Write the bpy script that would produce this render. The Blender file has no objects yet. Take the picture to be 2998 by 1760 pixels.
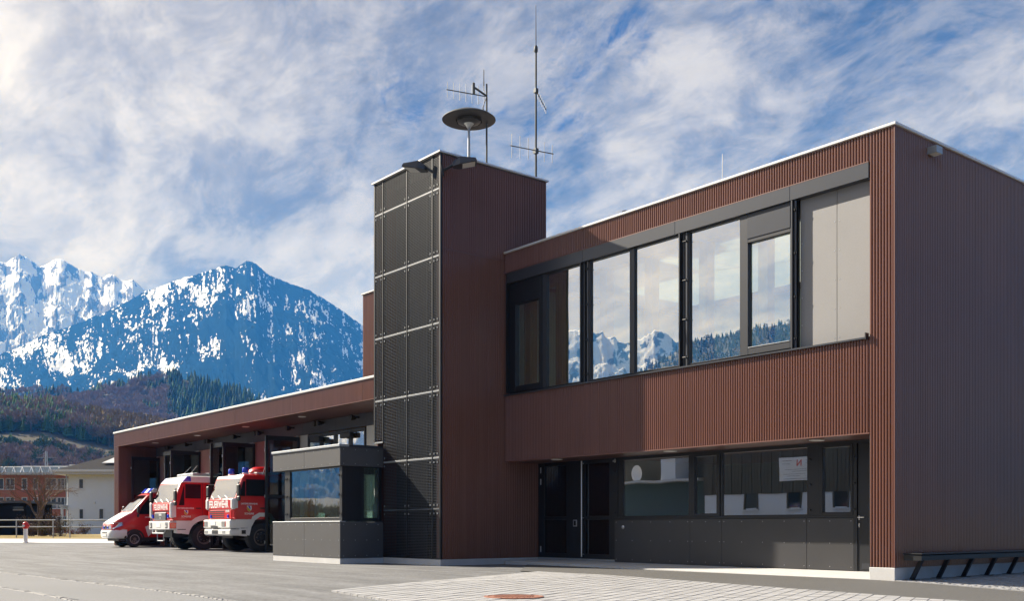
import bpy, math, random
import numpy as np
from mathutils import Vector, Matrix
R = math.radians
random.seed(7); rng = np.random.default_rng(7)
scene = bpy.context.scene
COL = scene.collection

# ------------------------------------------------------------------ camera, sky, sun, exposure
cam_d = bpy.data.cameras.new('camera'); cam = bpy.data.objects.new('camera', cam_d); COL.objects.link(cam)
cam.location = (9.25, -15.767, 0.9)
cam.rotation_euler = (R(90), 0, R(50.936))
cam_d.sensor_width = 36; cam_d.lens = 35.928; cam_d.shift_y = 0.2219
cam_d.clip_start = 0.1; cam_d.clip_end = 40000
scene.camera = cam
SUN_EL, SUN_OFF = R(34.5), R(22.0)          # sun height, and its angle off the facade line
SUN_DIR = Vector((-math.cos(SUN_OFF)*math.cos(SUN_EL), -math.sin(SUN_OFF)*math.cos(SUN_EL), math.sin(SUN_EL)))
sun_d = bpy.data.lights.new('sun', 'SUN'); sun = bpy.data.objects.new('sun', sun_d); COL.objects.link(sun)
sun_d.energy = 5.0; sun_d.angle = R(0.55); sun_d.color = (0.90, 0.90, 1.0)   # above the haze; it warms on the way down
sun.rotation_euler = SUN_DIR.to_track_quat('Z', 'Y').to_euler()
vs = scene.view_settings
vs.view_transform = 'Standard'; vs.look = 'None'; vs.gamma = 1; vs.use_curve_mapping = False
vs.exposure = 1.30
cy = scene.cycles
cy.use_denoising = True; cy.max_bounces = 8; cy.diffuse_bounces = 3; cy.glossy_bounces = 4
cy.transparent_max_bounces = 16; cy.transmission_bounces = 4; cy.volume_bounces = 0
cy.caustics_reflective = False; cy.caustics_refractive = False; cy.sample_clamp_indirect = 6

world = bpy.data.worlds.new('World'); scene.world = world; world.use_nodes = True
NT = world.node_tree; NT.nodes.clear()
def N(nt, typ, **kw):
    n = nt.nodes.new(typ)
    for k, v in kw.items():
        if k.startswith('i_'):
            key = k[2:]
            key = int(key) if key.isdigit() else key.replace('_', ' ')
            n.inputs[key].default_value = v
        else: setattr(n, k, v)
    return n
def L(nt, a, b): nt.links.new(a, b)
def build_world():
    nt = NT
    out = N(nt, 'ShaderNodeOutputWorld'); bg = N(nt, 'ShaderNodeBackground'); bg.inputs[1].default_value = 0.052
    L(nt, bg.outputs[0], out.inputs[0])
    sky = N(nt, 'ShaderNodeTexSky', sky_type='NISHITA', sun_disc=False, sun_elevation=SUN_EL, sun_rotation=SKY_ROT, altitude=600, air_density=1.0, dust_density=0.6, ozone_density=3.0)
    tc = N(nt, 'ShaderNodeTexCoord')
    sep = N(nt, 'ShaderNodeSeparateXYZ'); L(nt, tc.outputs['Generated'], sep.inputs[0])
    def M(op, a, b=None, c=None, clamp=False):
        m = N(nt, 'ShaderNodeMath', operation=op, use_clamp=clamp)
        for i, v in enumerate((a, b, c)):
            if v is None: continue
            if isinstance(v, (int, float)): m.inputs[i].default_value = v
            else: L(nt, v, m.inputs[i])
        return m.outputs[0]
    zz = M('ADD', M('MAXIMUM', sep.outputs[2], 0.0), 0.32)
    u = M('DIVIDE', sep.outputs[0], zz); v = M('DIVIDE', sep.outputs[1], zz)
    com = N(nt, 'ShaderNodeCombineXYZ'); L(nt, u, com.inputs[0]); L(nt, v, com.inputs[1])
    rot = N(nt, 'ShaderNodeMapping'); rot.inputs['Rotation'].default_value = (0, 0, R(CLOUD_ROT)); rot.inputs['Scale'].default_value = (0.95, 1.45, 1); rot.inputs['Location'].default_value = CLOUD_LOC
    L(nt, com.outputs[0], rot.inputs[0])
    def NZ(scale, detail, rough, dist, vec=None):
        n = N(nt, 'ShaderNodeTexNoise', i_Scale=scale, i_Detail=detail, i_Roughness=rough, i_Distortion=dist); L(nt, vec or rot.outputs[0], n.inputs['Vector']); return n.outputs[0]
    def MR(v, a, b, c=0.0, d=1.0):
        m = N(nt, 'ShaderNodeMapRange', interpolation_type='SMOOTHSTEP'); L(nt, v, m.inputs[0])
        for i, q in enumerate((a, b, c, d)): m.inputs[i+1].default_value = q
        return m.outputs[0]
    n1, n2, n4 = NZ(1.0, 6, 0.5, 0.25), NZ(3.3, 12, 0.66, 0.4), NZ(12.5, 9, 0.68, 0.5)
    # towards the sun the veil of cloud is thicker
    dot = N(nt, 'ShaderNodeVectorMath', operation='DOT_PRODUCT'); L(nt, tc.outputs['Generated'], dot.inputs[0]); dot.inputs[1].default_value = SUN_DIR
    sd = M('MULTIPLY_ADD', dot.outputs['Value'], 0.5, 0.5, clamp=True)
    cov = M('ADD', M('MULTIPLY', n1, 0.78), M('MULTIPLY_ADD', n2, 0.56, -0.17))
    cov = M('ADD', cov, M('MULTIPLY_ADD', n4, 0.40, -0.20))
    cov = M('ADD', cov, M('MULTIPLY_ADD', sd, 0.40, -0.170))
    cov = M('ADD', cov, M('MULTIPLY', MR(sd, 0.84, 0.96), 0.10))
    thick = MR(cov, 0.42, 0.57)
    # cloud brightness: mottled, and brighter towards the sun (forward scattering)
    mott = M('ADD', M('MULTIPLY', MR(NZ(2.3, 11, 0.63, 0.3), 0.38, 0.62), 2.7), M('MULTIPLY', MR(NZ(6.6, 11, 0.68, 0.4), 0.37, 0.63), 2.2))
    bri = M('ADD', M('ADD', mott, 0.20), M('MULTIPLY', M('POWER', sd, 12.0), 10.0))
    cc = N(nt, 'ShaderNodeVectorMath', operation='SCALE'); cc.inputs[0].default_value = (1.07, 1.0, 0.93); L(nt, bri, cc.inputs['Scale'])
    skyc = N(nt, 'ShaderNodeVectorMath', operation='MULTIPLY'); L(nt, sky.outputs[0], skyc.inputs[0]); skyc.inputs[1].default_value = (0.055, 0.12, 0.31)
    mix = N(nt, 'ShaderNodeMix', data_type='RGBA'); L(nt, M('MULTIPLY', thick, 0.95), mix.inputs[0])
    L(nt, skyc.outputs[0], mix.inputs[6]); L(nt, cc.outputs[0], mix.inputs[7])
    L(nt, mix.outputs[2], bg.inputs[0])
SKY_ROT = math.atan2(SUN_DIR.x, SUN_DIR.y)
CLOUD_ROT, CLOUD_LOC = 24, (8.3, 7.9, 0)
build_world()

# ------------------------------------------------------------------ materials
MATS = {}
def mat(name, color, rough=0.6, metal=0.0, spec=0.5, var=None, bump=None, coat=0.0, emit=None, grain=None, streak=None, streak2=None):
    """var=(scale, amount): soft tone variation; grain=(scale, amount): fine speckle; bump=(scale, strength)"""
    m = bpy.data.materials.new(name); m.use_nodes = True; nt = m.node_tree; b = nt.nodes['Principled BSDF']
    b.inputs['Base Color'].default_value = (*color, 1); b.inputs['Roughness'].default_value = rough
    b.inputs['Metallic'].default_value = metal; b.inputs['Specular IOR Level'].default_value = spec
    if coat: b.inputs['Coat Weight'].default_value = coat; b.inputs['Coat Roughness'].default_value = 0.06
    if emit: b.inputs['Emission Color'].default_value = (*emit[0], 1); b.inputs['Emission Strength'].default_value = emit[1]
    if var or bump or grain or streak:
        tc = N(nt, 'ShaderNodeTexCoord'); src = tc.outputs['Object']
        fac = None
        def addn(scale, amt, detail=4, vec=None):
            nonlocal fac
            n = N(nt, 'ShaderNodeTexNoise', i_Scale=scale, i_Detail=detail, i_Roughness=0.6); L(nt, vec or src, n.inputs['Vector'])
            mr = N(nt, 'ShaderNodeMapRange'); L(nt, n.outputs[0], mr.inputs[0])
            mr.inputs[1].default_value = 0.25; mr.inputs[2].default_value = 0.75; mr.inputs[3].default_value = 1-amt; mr.inputs[4].default_value = 1+amt
            if fac is None: fac = mr.outputs[0]
            else:
                mm = N(nt, 'ShaderNodeMath', operation='MULTIPLY'); L(nt, fac, mm.inputs[0]); L(nt, mr.outputs[0], mm.inputs[1]); fac = mm.outputs[0]
        if var: addn(*var)
        if grain: addn(grain[0], grain[1], 2)
        if streak:
            mp = N(nt, 'ShaderNodeMapping'); mp.inputs['Scale'].default_value = streak[2]; L(nt, src, mp.inputs[0]); addn(streak[0], streak[1], 5, mp.outputs[0])
        if streak2:
            mp = N(nt, 'ShaderNodeMapping'); mp.inputs['Scale'].default_value = streak2[2]; mp.inputs['Rotation'].default_value = (0, 0, R(streak2[3])); L(nt, src, mp.inputs[0]); addn(streak2[0], streak2[1], 6, mp.outputs[0])
        if fac is not None:
            sc_ = N(nt, 'ShaderNodeVectorMath', operation='SCALE'); sc_.inputs[0].default_value = color; L(nt, fac, sc_.inputs['Scale'])
            L(nt, sc_.outputs[0], b.inputs['Base Color'])
        if bump:
            n = N(nt, 'ShaderNodeTexNoise', i_Scale=bump[0], i_Detail=3); L(nt, src, n.inputs['Vector'])
            bp = N(nt, 'ShaderNodeBump', i_Strength=bump[1], i_Distance=0.02); L(nt, n.outputs[0], bp.inputs['Height']); L(nt, bp.outputs[0], b.inputs['Normal'])
    MATS[name] = m
    return m
def glass(name, tint, refl, rough=0.0, through=0.6):
    """flat glazing: a coated mirror layer over a tinted clear layer, stronger at grazing angles"""
    m = bpy.data.materials.new(name); m.use_nodes = True; nt = m.node_tree; nt.nodes.clear()
    out = N(nt, 'ShaderNodeOutputMaterial'); mix = N(nt, 'ShaderNodeMixShader')
    tr = N(nt, 'ShaderNodeBsdfTransparent'); tr.inputs[0].default_value = (tint[0]*through, tint[1]*through, tint[2]*through, 1)
    gl = N(nt, 'ShaderNodeBsdfGlossy'); gl.inputs['Roughness'].default_value = rough; gl.inputs['Color'].default_value = (0.97, 0.98, 1.0, 1)
    lw = N(nt, 'ShaderNodeLayerWeight', i_Blend=0.25); mr = N(nt, 'ShaderNodeMapRange'); L(nt, lw.outputs['Fresnel'], mr.inputs[0])
    mr.inputs[1].default_value = 0; mr.inputs[2].default_value = 1; mr.inputs[3].default_value = refl; mr.inputs[4].default_value = 1
    # slight waviness of the panes
    tc = N(nt, 'ShaderNodeTexCoord'); nz = N(nt, 'ShaderNodeTexNoise', i_Scale=0.9, i_Detail=1); L(nt, tc.outputs['Object'], nz.inputs['Vector'])
    bp = N(nt, 'ShaderNodeBump', i_Strength=0.012, i_Distance=0.1); L(nt, nz.outputs[0], bp.inputs['Height']); L(nt, bp.outputs[0], gl.inputs['Normal'])
    # one mirror layer per pane: the inner face of the pane only lets light pass
    ge = N(nt, 'ShaderNodeNewGeometry'); inv = N(nt, 'ShaderNodeMath', operation='SUBTRACT'); inv.inputs[0].default_value = 1; L(nt, ge.outputs['Backfacing'], inv.inputs[1])
    mu = N(nt, 'ShaderNodeMath', operation='MULTIPLY'); L(nt, mr.outputs[0], mu.inputs[0]); L(nt, inv.outputs[0], mu.inputs[1])
    L(nt, mu.outputs[0], mix.inputs[0]); L(nt, tr.outputs[0], mix.inputs[1]); L(nt, gl.outputs[0], mix.inputs[2]); L(nt, mix.outputs[0], out.inputs[0])
    MATS[name] = m
    return m

BROWN = mat('brown_coated_metal', (0.192, 0.090, 0.066), 0.20, spec=0.6, var=(0.5, 0.07), streak=(1.0, 0.13, (9, 9, 0.25)))
BROWN_FLAT = mat('brown_flat_sheet', (0.150, 0.062, 0.046), 0.42, var=(0.7, 0.06))
SOFFIT = mat('brown_soffit_sheet', (0.12, 0.055, 0.042), 0.45, var=(0.6, 0.08))
COPING = mat('pale_metal_coping', (0.72, 0.72, 0.71), 0.35, metal=0.25, var=(1.2, 0.06))
FASCIA = mat('anthracite_metal_strip', (0.062, 0.066, 0.077), 0.32, metal=0.3, var=(0.8, 0.06))
BLACKM = mat('black_powder_coat', (0.013, 0.014, 0.017), 0.42, spec=0.5, var=(2.0, 0.1))
DARKFRAME = mat('dark_grey_frame', (0.045, 0.047, 0.054), 0.38, metal=0.2, var=(2.0, 0.08))
PANEL_L = mat('grey_facade_panel', (0.245, 0.24, 0.24), 0.6, var=(0.9, 0.06), grain=(60, 0.04))
PANEL_D = mat('dark_facade_panel', (0.046, 0.045, 0.047), 0.42, var=(1.1, 0.10), grain=(45, 0.06))
PANEL_K = mat('booth_facade_panel', (0.074, 0.073, 0.075), 0.5, var=(1.3, 0.10), grain=(45, 0.07))
PANEL_W = mat('hall_dark_wall_panel', (0.075, 0.078, 0.09), 0.6, var=(0.8, 0.1))
CONC = mat('pale_concrete', (0.56, 0.555, 0.55), 0.8, var=(2.5, 0.08), grain=(90, 0.05), bump=(60, 0.1))
SLAB = mat('pale_concrete_slab', (0.52, 0.515, 0.51), 0.75, var=(1.5, 0.10), grain=(80, 0.06))
STEEL = mat('brushed_steel', (0.62, 0.62, 0.63), 0.3, metal=0.9)
GALV = mat('galvanised_steel', (0.42, 0.44, 0.46), 0.45, metal=0.55, var=(6, 0.12))
GALV_DARK = mat('weathered_mast_steel', (0.075, 0.088, 0.095), 0.6, metal=0.2, var=(5, 0.15))
GRATE = mat('grating_steel', (0.066, 0.072, 0.084), 0.4, metal=0.3, var=(3, 0.1))
RAIL_L = mat('pale_joint_rail', (0.30, 0.31, 0.32), 0.4, metal=0.2)
TIMBER = mat('yellow_spruce', (0.46, 0.31, 0.10), 0.55, var=(1.2, 0.15), streak=(3, 0.12, (12, 12, 0.6)))
PLASTER_G = mat('pale_green_plaster', (0.62, 0.74, 0.66), 0.9, var=(1, 0.05))
PLASTER_W = mat('white_plaster_inside', (0.62, 0.61, 0.58), 0.9, var=(1, 0.05))
DARKIN = mat('dark_interior', (0.03, 0.03, 0.033), 0.8)
FLOORIN = mat('interior_floor', (0.18, 0.18, 0.18), 0.6, var=(2, 0.1))
BEIGE = mat('beige_hall_pier', (0.74, 0.71, 0.63), 0.8, var=(1.4, 0.06))
ORANGE_BEAM = mat('glulam_beam', (0.55, 0.24, 0.08), 0.5, var=(2, 0.15), streak=(3, 0.15, (0.6, 12, 12)))
GLASS_UP = glass('coated_glass', (0.85, 0.95, 0.90), 0.64, through=0.95)
GLASS_LO = glass('window_glass', (0.75, 0.90, 0.86), 0.54, through=0.95)
def opal():
    m = bpy.data.materials.new('added_opal_rooflight'); m.use_nodes = True; nt = m.node_tree; nt.nodes.clear()
    out = N(nt, 'ShaderNodeOutputMaterial'); t_ = N(nt, 'ShaderNodeBsdfTranslucent'); t_.inputs[0].default_value = (.50, .53, .50, 1); L(nt, t_.outputs[0], out.inputs[0]); return m
ADDED_ROOFLIGHT = opal()  # translucent sheet for the added daylight panels over office and booth
GLASS_DOOR = glass('dark_door_glass', (0.5, 0.52, 0.55), 0.12, through=0.35)
GLASS_HALL = glass('hall_door_glass', (0.7, 0.75, 0.75), 0.10, through=0.62)
GLASS_TOWER = glass('stair_glass', (0.7, 0.8, 0.8), 0.55, through=0.5)
GLASS_BOOTH = glass('booth_glass', (0.75, 0.88, 0.86), 0.45, through=0.95)
LAMPGLASS = mat('lamp_diffuser', (0.78, 0.77, 0.74), 0.3)
ASPHALT = mat('yard_asphalt', (0.136, 0.139, 0.145), 0.85, var=(1.1, 0.20), grain=(14, 0.30), streak=(0.45, 0.22, (0.5, 2.0, 1)), streak2=(0.9, 0.30, (0.25, 2.6, 1), 28), bump=(120, 0.35))
ASPHALT_N = mat('footway_asphalt', (0.092, 0.091, 0.089), 0.85, var=(0.5, 0.08), grain=(55, 0.35), bump=(140, 0.4))
ASPHALT_R = mat('road_asphalt', (0.165, 0.169, 0.176), 0.87, var=(0.3, 0.07), grain=(45, 0.20), bump=(120, 0.35))
PAVER = [mat('paver_grey_%d' % i, c, 0.85, var=(3.0, 0.07), grain=(120, 0.10), bump=(160, 0.25)) for i, c in enumerate(((0.330, 0.330, 0.336), (0.350, 0.350, 0.356), (0.310, 0.310, 0.315)))]
SAND = mat('joint_sand', (0.13, 0.12, 0.112), 0.95, grain=(60, 0.3))
SETT = mat('granite_sett', (0.25, 0.247, 0.245), 0.8, var=(5, 0.2), grain=(80, 0.15))
RUST = mat('rusty_iron', (0.27, 0.115, 0.075), 0.75, var=(14, 0.25), grain=(70, 0.3), bump=(60, 0.5))
RED = mat('fire_red_paint', (0.54, 0.008, 0.010), 0.3, coat=0.25, var=(2, 0.05))
WHITE = mat('white_paint', (0.78, 0.77, 0.75), 0.35, coat=0.3, var=(2, 0.04))
WHITE_P = mat('white_print', (0.85, 0.84, 0.82), 0.5)
RUBBER = mat('tyre_rubber', (0.022, 0.022, 0.023), 0.8, var=(6, 0.2))
RIMM = mat('grey_steel_rim', (0.5, 0.5, 0.51), 0.4, metal=0.3)
RIMD = mat('dark_steel_rim', (0.20, 0.17, 0.15), 0.6, metal=0.3)
BLUEL = mat('blue_lens', (0.012, 0.05, 0.62), 0.12, coat=0.5, spec=0.6)
LENS = mat('clear_headlight', (0.62, 0.64, 0.66), 0.08, metal=0.5, coat=0.6)
ORANGEL = mat('red_orange_lens', (0.75, 0.06, 0.02), 0.2, coat=0.4)
BLACKP = mat('black_plastic', (0.018, 0.018, 0.02), 0.5)
GREYP = mat('grey_plastic', (0.20, 0.20, 0.20), 0.6)
YELLOW = mat('yellow_sheet', (0.62, 0.44, 0.05), 0.6, var=(8, 0.2))
def veh_glass():
    m = bpy.data.materials.new('vehicle_glass'); m.use_nodes = True; nt = m.node_tree; b = nt.nodes['Principled BSDF']
    b.inputs['Base Color'].default_value = (0.012, 0.014, 0.016, 1); b.inputs['Roughness'].default_value = 0.02
    b.inputs['Specular IOR Level'].default_value = 0.12
    return m
VGLASS = veh_glass()
WSCREEN = glass('windscreen_glass', (0.3, 0.36, 0.4), 0.42, through=0.25)

# ------------------------------------------------------------------ mesh helpers
class MB:
    def __init__(s): s.v = []; s.f = []
    def add(s, vs_, fs):
        o = len(s.v); s.v += [tuple(p) for p in vs_]; s.f += [tuple(i+o for i in f) for f in fs]; return s
    def box(s, x0, x1, y0, y1, z0, z1):
        if x0 > x1: x0, x1 = x1, x0
        if y0 > y1: y0, y1 = y1, y0
        if z0 > z1: z0, z1 = z1, z0
        return s.add([(x0,y0,z0),(x1,y0,z0),(x1,y1,z0),(x0,y1,z0),(x0,y0,z1),(x1,y0,z1),(x1,y1,z1),(x0,y1,z1)],
                     [(0,3,2,1),(4,5,6,7),(0,1,5,4),(1,2,6,5),(2,3,7,6),(3,0,4,7)])
    def cbox(s, x0, x1, y0, y1, z0, z1, c=0.01):
        """box with chamfered edges"""
        if x0 > x1: x0, x1 = x1, x0
        if y0 > y1: y0, y1 = y1, y0
        if z0 > z1: z0, z1 = z1, z0
        c = min(c, (x1-x0)*.45, (y1-y0)*.45, (z1-z0)*.45)
        V = []; idx = {}
        for ix, x in ((0, x0), (1, x1)):
            for iy, y in ((0, y0), (1, y1)):
                for iz, z in ((0, z0), (1, z1)):
                    sx, sy, sz = (1-2*ix)*c, (1-2*iy)*c, (1-2*iz)*c
                    idx[ix,iy,iz,0] = len(V); V.append((x, y+sy, z+sz))
                    idx[ix,iy,iz,1] = len(V); V.append((x+sx, y, z+sz))
                    idx[ix,iy,iz,2] = len(V); V.append((x+sx, y+sy, z))
        F = []
        I = lambda a, b, d, k: idx[a, b, d, k]
        F.append([I(0,0,0,0), I(0,0,1,0), I(0,1,1,0), I(0,1,0,0)]); F.append([I(1,0,0,0), I(1,1,0,0), I(1,1,1,0), I(1,0,1,0)])
        F.append([I(0,0,0,1), I(1,0,0,1), I(1,0,1,1), I(0,0,1,1)]); F.append([I(0,1,0,1), I(0,1,1,1), I(1,1,1,1), I(1,1,0,1)])
        F.append([I(0,0,0,2), I(0,1,0,2), I(1,1,0,2), I(1,0,0,2)]); F.append([I(0,0,1,2), I(1,0,1,2), I(1,1,1,2), I(0,1,1,2)])
        for a in (0, 1):
            for b in (0, 1):
                F.append([I(a,b,0,0), I(a,b,1,0), I(a,b,1,1), I(a,b,0,1)])
                F.append([I(a,0,b,0), I(a,1,b,0), I(a,1,b,2), I(a,0,b,2)])
                F.append([I(0,a,b,1), I(1,a,b,1), I(1,a,b,2), I(0,a,b,2)])
                for d in (0, 1): F.append([I(a,b,d,0), I(a,b,d,1), I(a,b,d,2)])
        ctr = Vector(((x0+x1)/2, (y0+y1)/2, (z0+z1)/2)); FF = []
        for f in F:
            p = [Vector(V[i]) for i in f]; n = (p[1]-p[0]).cross(p[2]-p[0])
            FF.append(tuple(f) if n.dot((p[0]+p[1]+p[2])/3-ctr) > 0 else tuple(reversed(f)))
        return s.add(V, FF)
    def tube(s, p0, p1, r0, r1=None, n=8, caps=True):
        r1 = r0 if r1 is None else r1
        p0, p1 = Vector(p0), Vector(p1); d = (p1-p0).normalized()
        a = d.orthogonal().normalized(); b = d.cross(a)
        V = []
        for p, r in ((p0, r0), (p1, r1)):
            for i in range(n):
                t = 2*math.pi*i/n; V.append(p + a*(r*math.cos(t)) + b*(r*math.sin(t)))
        F = [(i, (i+1) % n, n+(i+1) % n, n+i) for i in range(n)]
        if caps: F += [tuple(reversed(range(n))), tuple(range(n, 2*n))]
        return s.add(V, F)
    def path(s, pts, r, n=8):
        for a, b in zip(pts, pts[1:]): s.tube(a, b, r, r, n)
        return s
    def lathe(s, prof, o=(0,0,0), axis='z', n=24, caps=True):
        """prof: (radius, height) pairs"""
        V = []; m = len(prof)
        for r, h in prof:
            for i in range(n):
                t = 2*math.pi*i/n; c_, s_ = r*math.cos(t), r*math.sin(t)
                V.append({'z': (o[0]+c_, o[1]+s_, o[2]+h), 'x': (o[0]+h, o[1]+c_, o[2]+s_), 'y': (o[0]+s_, o[1]+h, o[2]+c_)}[axis])
        F = [(k*n+i, k*n+(i+1) % n, (k+1)*n+(i+1) % n, (k+1)*n+i) for k in range(m-1) for i in range(n)]
        if caps: F += [tuple(reversed(range(n))), tuple((m-1)*n+i for i in range(n))]
        return s.add(V, F)
    def prism(s, poly, a0, a1, axis='x'):
        """poly extruded along an axis; poly is (y,z) for x, (x,z) for y, (x,y) for z"""
        n = len(poly)
        P = lambda a, q: {'x': (a, q[0], q[1]), 'y': (q[0], a, q[1]), 'z': (q[0], q[1], a)}[axis]
        V = [P(a0, q) for q in poly] + [P(a1, q) for q in poly]
        F = [(i, (i+1) % n, n+(i+1) % n, n+i) for i in range(n)] + [tuple(reversed(range(n))), tuple(range(n, 2*n))]
        return s.add(V, F)
    def loft(s, rings, close=True):
        n = len(rings[0]); o = []
        for r in rings: o += r
        F = [(k*n+i, k*n+(i+1) % n, (k+1)*n+(i+1) % n, (k+1)*n+i) for k in range(len(rings)-1) for i in range(n)]
        if close: F += [tuple(reversed(range(n))), tuple((len(rings)-1)*n+i for i in range(n))]
        return s.add(o, F)
    def quad(s, a, b, c, d): return s.add([a, b, c, d], [(0, 1, 2, 3)])
    def build(s, name, m, parent=None, smooth=None, fix=True):
        me = bpy.data.meshes.new(name); me.from_pydata([tuple(p) for p in s.v], [], s.f)
        if fix:
            import bmesh
            bm = bmesh.new(); bm.from_mesh(me); bmesh.ops.recalc_face_normals(bm, faces=bm.faces); bm.to_mesh(me); bm.free()
        if smooth:
            me.shade_smooth(); me.set_sharp_from_angle(angle=R(smooth))
        me.materials.append(m)
        return link(name, me, parent)
def link(name, me, parent=None):
    o = bpy.data.objects.new(name, me); COL.objects.link(o)
    if parent is not None: o.parent = parent
    return o
def tag(o, label=None, cat=None, group=None, kind=None):
    if label: o['label'] = label
    if cat: o['category'] = cat
    if group: o['group'] = group
    if kind: o['kind'] = kind
    return o
def thing(name, label, cat, loc=(0, 0, 0), rz=0.0, group=None):
    o = bpy.data.objects.new(name, None); COL.objects.link(o); o.location = loc; o.rotation_euler = (0, 0, rz)
    o.empty_display_size = 0.2
    return tag(o, label, cat, group)
def struct(o): return tag(o, kind='structure')
def copy_tree(o, parent=None):
    c = o.copy(); COL.objects.link(c); c.parent = parent
    for ch in list(o.children): copy_tree(ch, c)
    return c
def B(name, m, parent, *a, c=0.0):
    mb = MB(); (mb.cbox(*a, c=c) if c else mb.box(*a)); return mb.build(name, m, parent, fix=False)
def text_mesh(txt, size, extrude=0.002, xs=1.0, bold=0.0):
    cu = bpy.data.curves.new('lettering', 'FONT'); cu.body = txt; cu.size = size; cu.align_x = 'CENTER'; cu.align_y = 'CENTER'; cu.extrude = extrude; cu.offset = bold; cu.resolution_u = 3
    ob = bpy.data.objects.new('lettering', cu); COL.objects.link(ob)
    me = bpy.data.meshes.new_from_object(ob.evaluated_get(bpy.context.evaluated_depsgraph_get())); bpy.data.objects.remove(ob)
    if xs != 1.0: me.transform(Matrix.Diagonal((xs, 1, 1, 1)))
    return me
def lettering(name, txt, size, m, parent, loc, facing, xs=1.0, bold=0.0, extrude=0.002):
    """facing: '-y' reads from -Y, '+x' reads from +X, '+y' reads from +Y"""
    me = text_mesh(txt, size, extrude, xs, bold); me.materials.clear(); me.materials.append(m)
    o = link(name, me, parent); o.location = loc
    o.rotation_euler = (R(90), 0, {'-y': 0, '+x': R(90), '+y': R(180)}[facing])
    return o

# ------------------------------------------------------------------ the lie of the land
def ss(a, b, x):
    t = np.clip((np.asarray(x, float)-a)/(b-a), 0, 1); return t*t*(3-2*t)
def ground_z(x, y):
    x = np.asarray(x, float); y = np.asarray(y, float)
    near = -0.036*np.maximum(0, np.minimum(x, 12)); far = -0.0155*np.maximum(0, np.minimum(x, 12)+4.2)
    k = np.clip(-y/2.45, 0, 1)
    z = near*(1-k)+far*k
    s = (x+51.3)*-0.66+(y+2.4)*0.75
    return z+np.interp(s, [-9, 0, 3.6, 6, 45], [0, 0.05, 0.24, 0.26, 0.3])
def gz(x, y): return float(ground_z(x, y))
def sheet(name, A, Bp, m, dz, nu=24, nv=8, parent=None):
    """ground sheet between two polylines"""
    A = np.array(A, float); Bp = np.array(Bp, float)
    def rs(P, n):
        d = np.r_[0, np.cumsum(np.hypot(*np.diff(P, axis=0).T))]; t = np.linspace(0, d[-1], n); return np.c_[np.interp(t, d, P[:, 0]), np.interp(t, d, P[:, 1])]
    a, b = rs(A, nu+1), rs(Bp, nu+1); V = []; F = []
    for j in range(nv+1):
        p = a+(b-a)*j/nv
        for q in p: V.append((q[0], q[1], gz(q[0], q[1])+dz))
    for j in range(nv):
        for i in range(nu): F.append((j*(nu+1)+i, j*(nu+1)+i+1, (j+1)*(nu+1)+i+1, (j+1)*(nu+1)+i))
    mb = MB(); mb.add(V, F); o = mb.build(name, m, parent, smooth=30, fix=True)
    me = o.data
    if sum(p.normal.z for p in me.polygons) < 0: me.flip_normals()
    return o
# ------------------------------------------------------------------ ground, yard, paving
GRASS = mat('winter_meadow', (0.13, 0.105, 0.035), 0.95, var=(0.15, 0.25), grain=(6, 0.25))
LAWN = mat('dry_yellow_lawn', (0.225, 0.158, 0.036), 0.95, var=(0.8, 0.18), grain=(14, 0.35), bump=(30, 0.6))
PATHC = mat('pale_concrete_path', (0.46, 0.455, 0.45), 0.85, var=(0.4, 0.06), grain=(20, 0.06))
def ground():
    xs = np.r_[-7200, -5000, -3500, -2000, -1000, -500, -250, -150, -110, np.arange(-90, -40, 2.5), np.arange(-40, 14, 3), 20, 40, 80, 160, 400, 1000, 1800, 2900]
    ys = np.r_[-5700, -4000, -2500, -1000, -400, -160, -80, -50, np.arange(-36, 30, 3), 40, 60, 100, 200, 500, 1200, 2500, 4800]
    X, Y = np.meshgrid(xs, ys); Z = ground_z(X, Y)-0.14
    n = len(xs); V = np.c_[X.ravel(), Y.ravel(), Z.ravel()]; F = [(j*n+i, j*n+i+1, (j+1)*n+i+1, (j+1)*n+i) for j in range(len(ys)-1) for i in range(n-1)]
    mb = MB(); mb.v = [tuple(p) for p in V]; mb.f = F
    struct(mb.build('ground', GRASS, None, fix=False))
ground()
PF = lambda t: (-51.3+0.75*t, -2.4+0.66*t)          # front edge of the pale path
struct(sheet('yard', [PF(-30), PF(0), PF(9), PF(30)], [(40, -60), (40, -20), (40, 5), (40, 60)], ASPHALT, -0.010, 130, 110))
struct(sheet('concrete_path', [PF(-30), PF(0), PF(30)], [(PF(-30)[0]-2.55, PF(-30)[1]+2.9), (PF(0)[0]-2.55, PF(0)[1]+2.9), (PF(30)[0]-2.55, PF(30)[1]+2.9)], PATHC, 0.006, 20, 6))
struct(sheet('lawn', [(PF(-30)[0]-2.4, PF(-30)[1]+2.8), (PF(30)[0]-2.4, PF(30)[1]+2.8)], [(PF(-30)[0]-22, PF(-30)[1]+25), (PF(30)[0]-22, PF(30)[1]+25)], LAWN, 0.012, 20, 14))
struct(sheet('footway', [(-9.6, -0.0), (-2, -0.0), (0.02, -0.02), (9, -0.02)], [(-6.9, -2.46), (-2, -2.46), (0, -2.46), (9, -2.46)], ASPHALT_N, 0.005, 24, 6))
struct(sheet('road', [(-60, -11.6), (-13.07, -10.84), (-2.68, -10.43), (12, -9.85)], [(-60, -40), (-13, -40), (-2.7, -40), (12, -40)], ASPHALT_R, 0.005, 30, 16))

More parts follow.
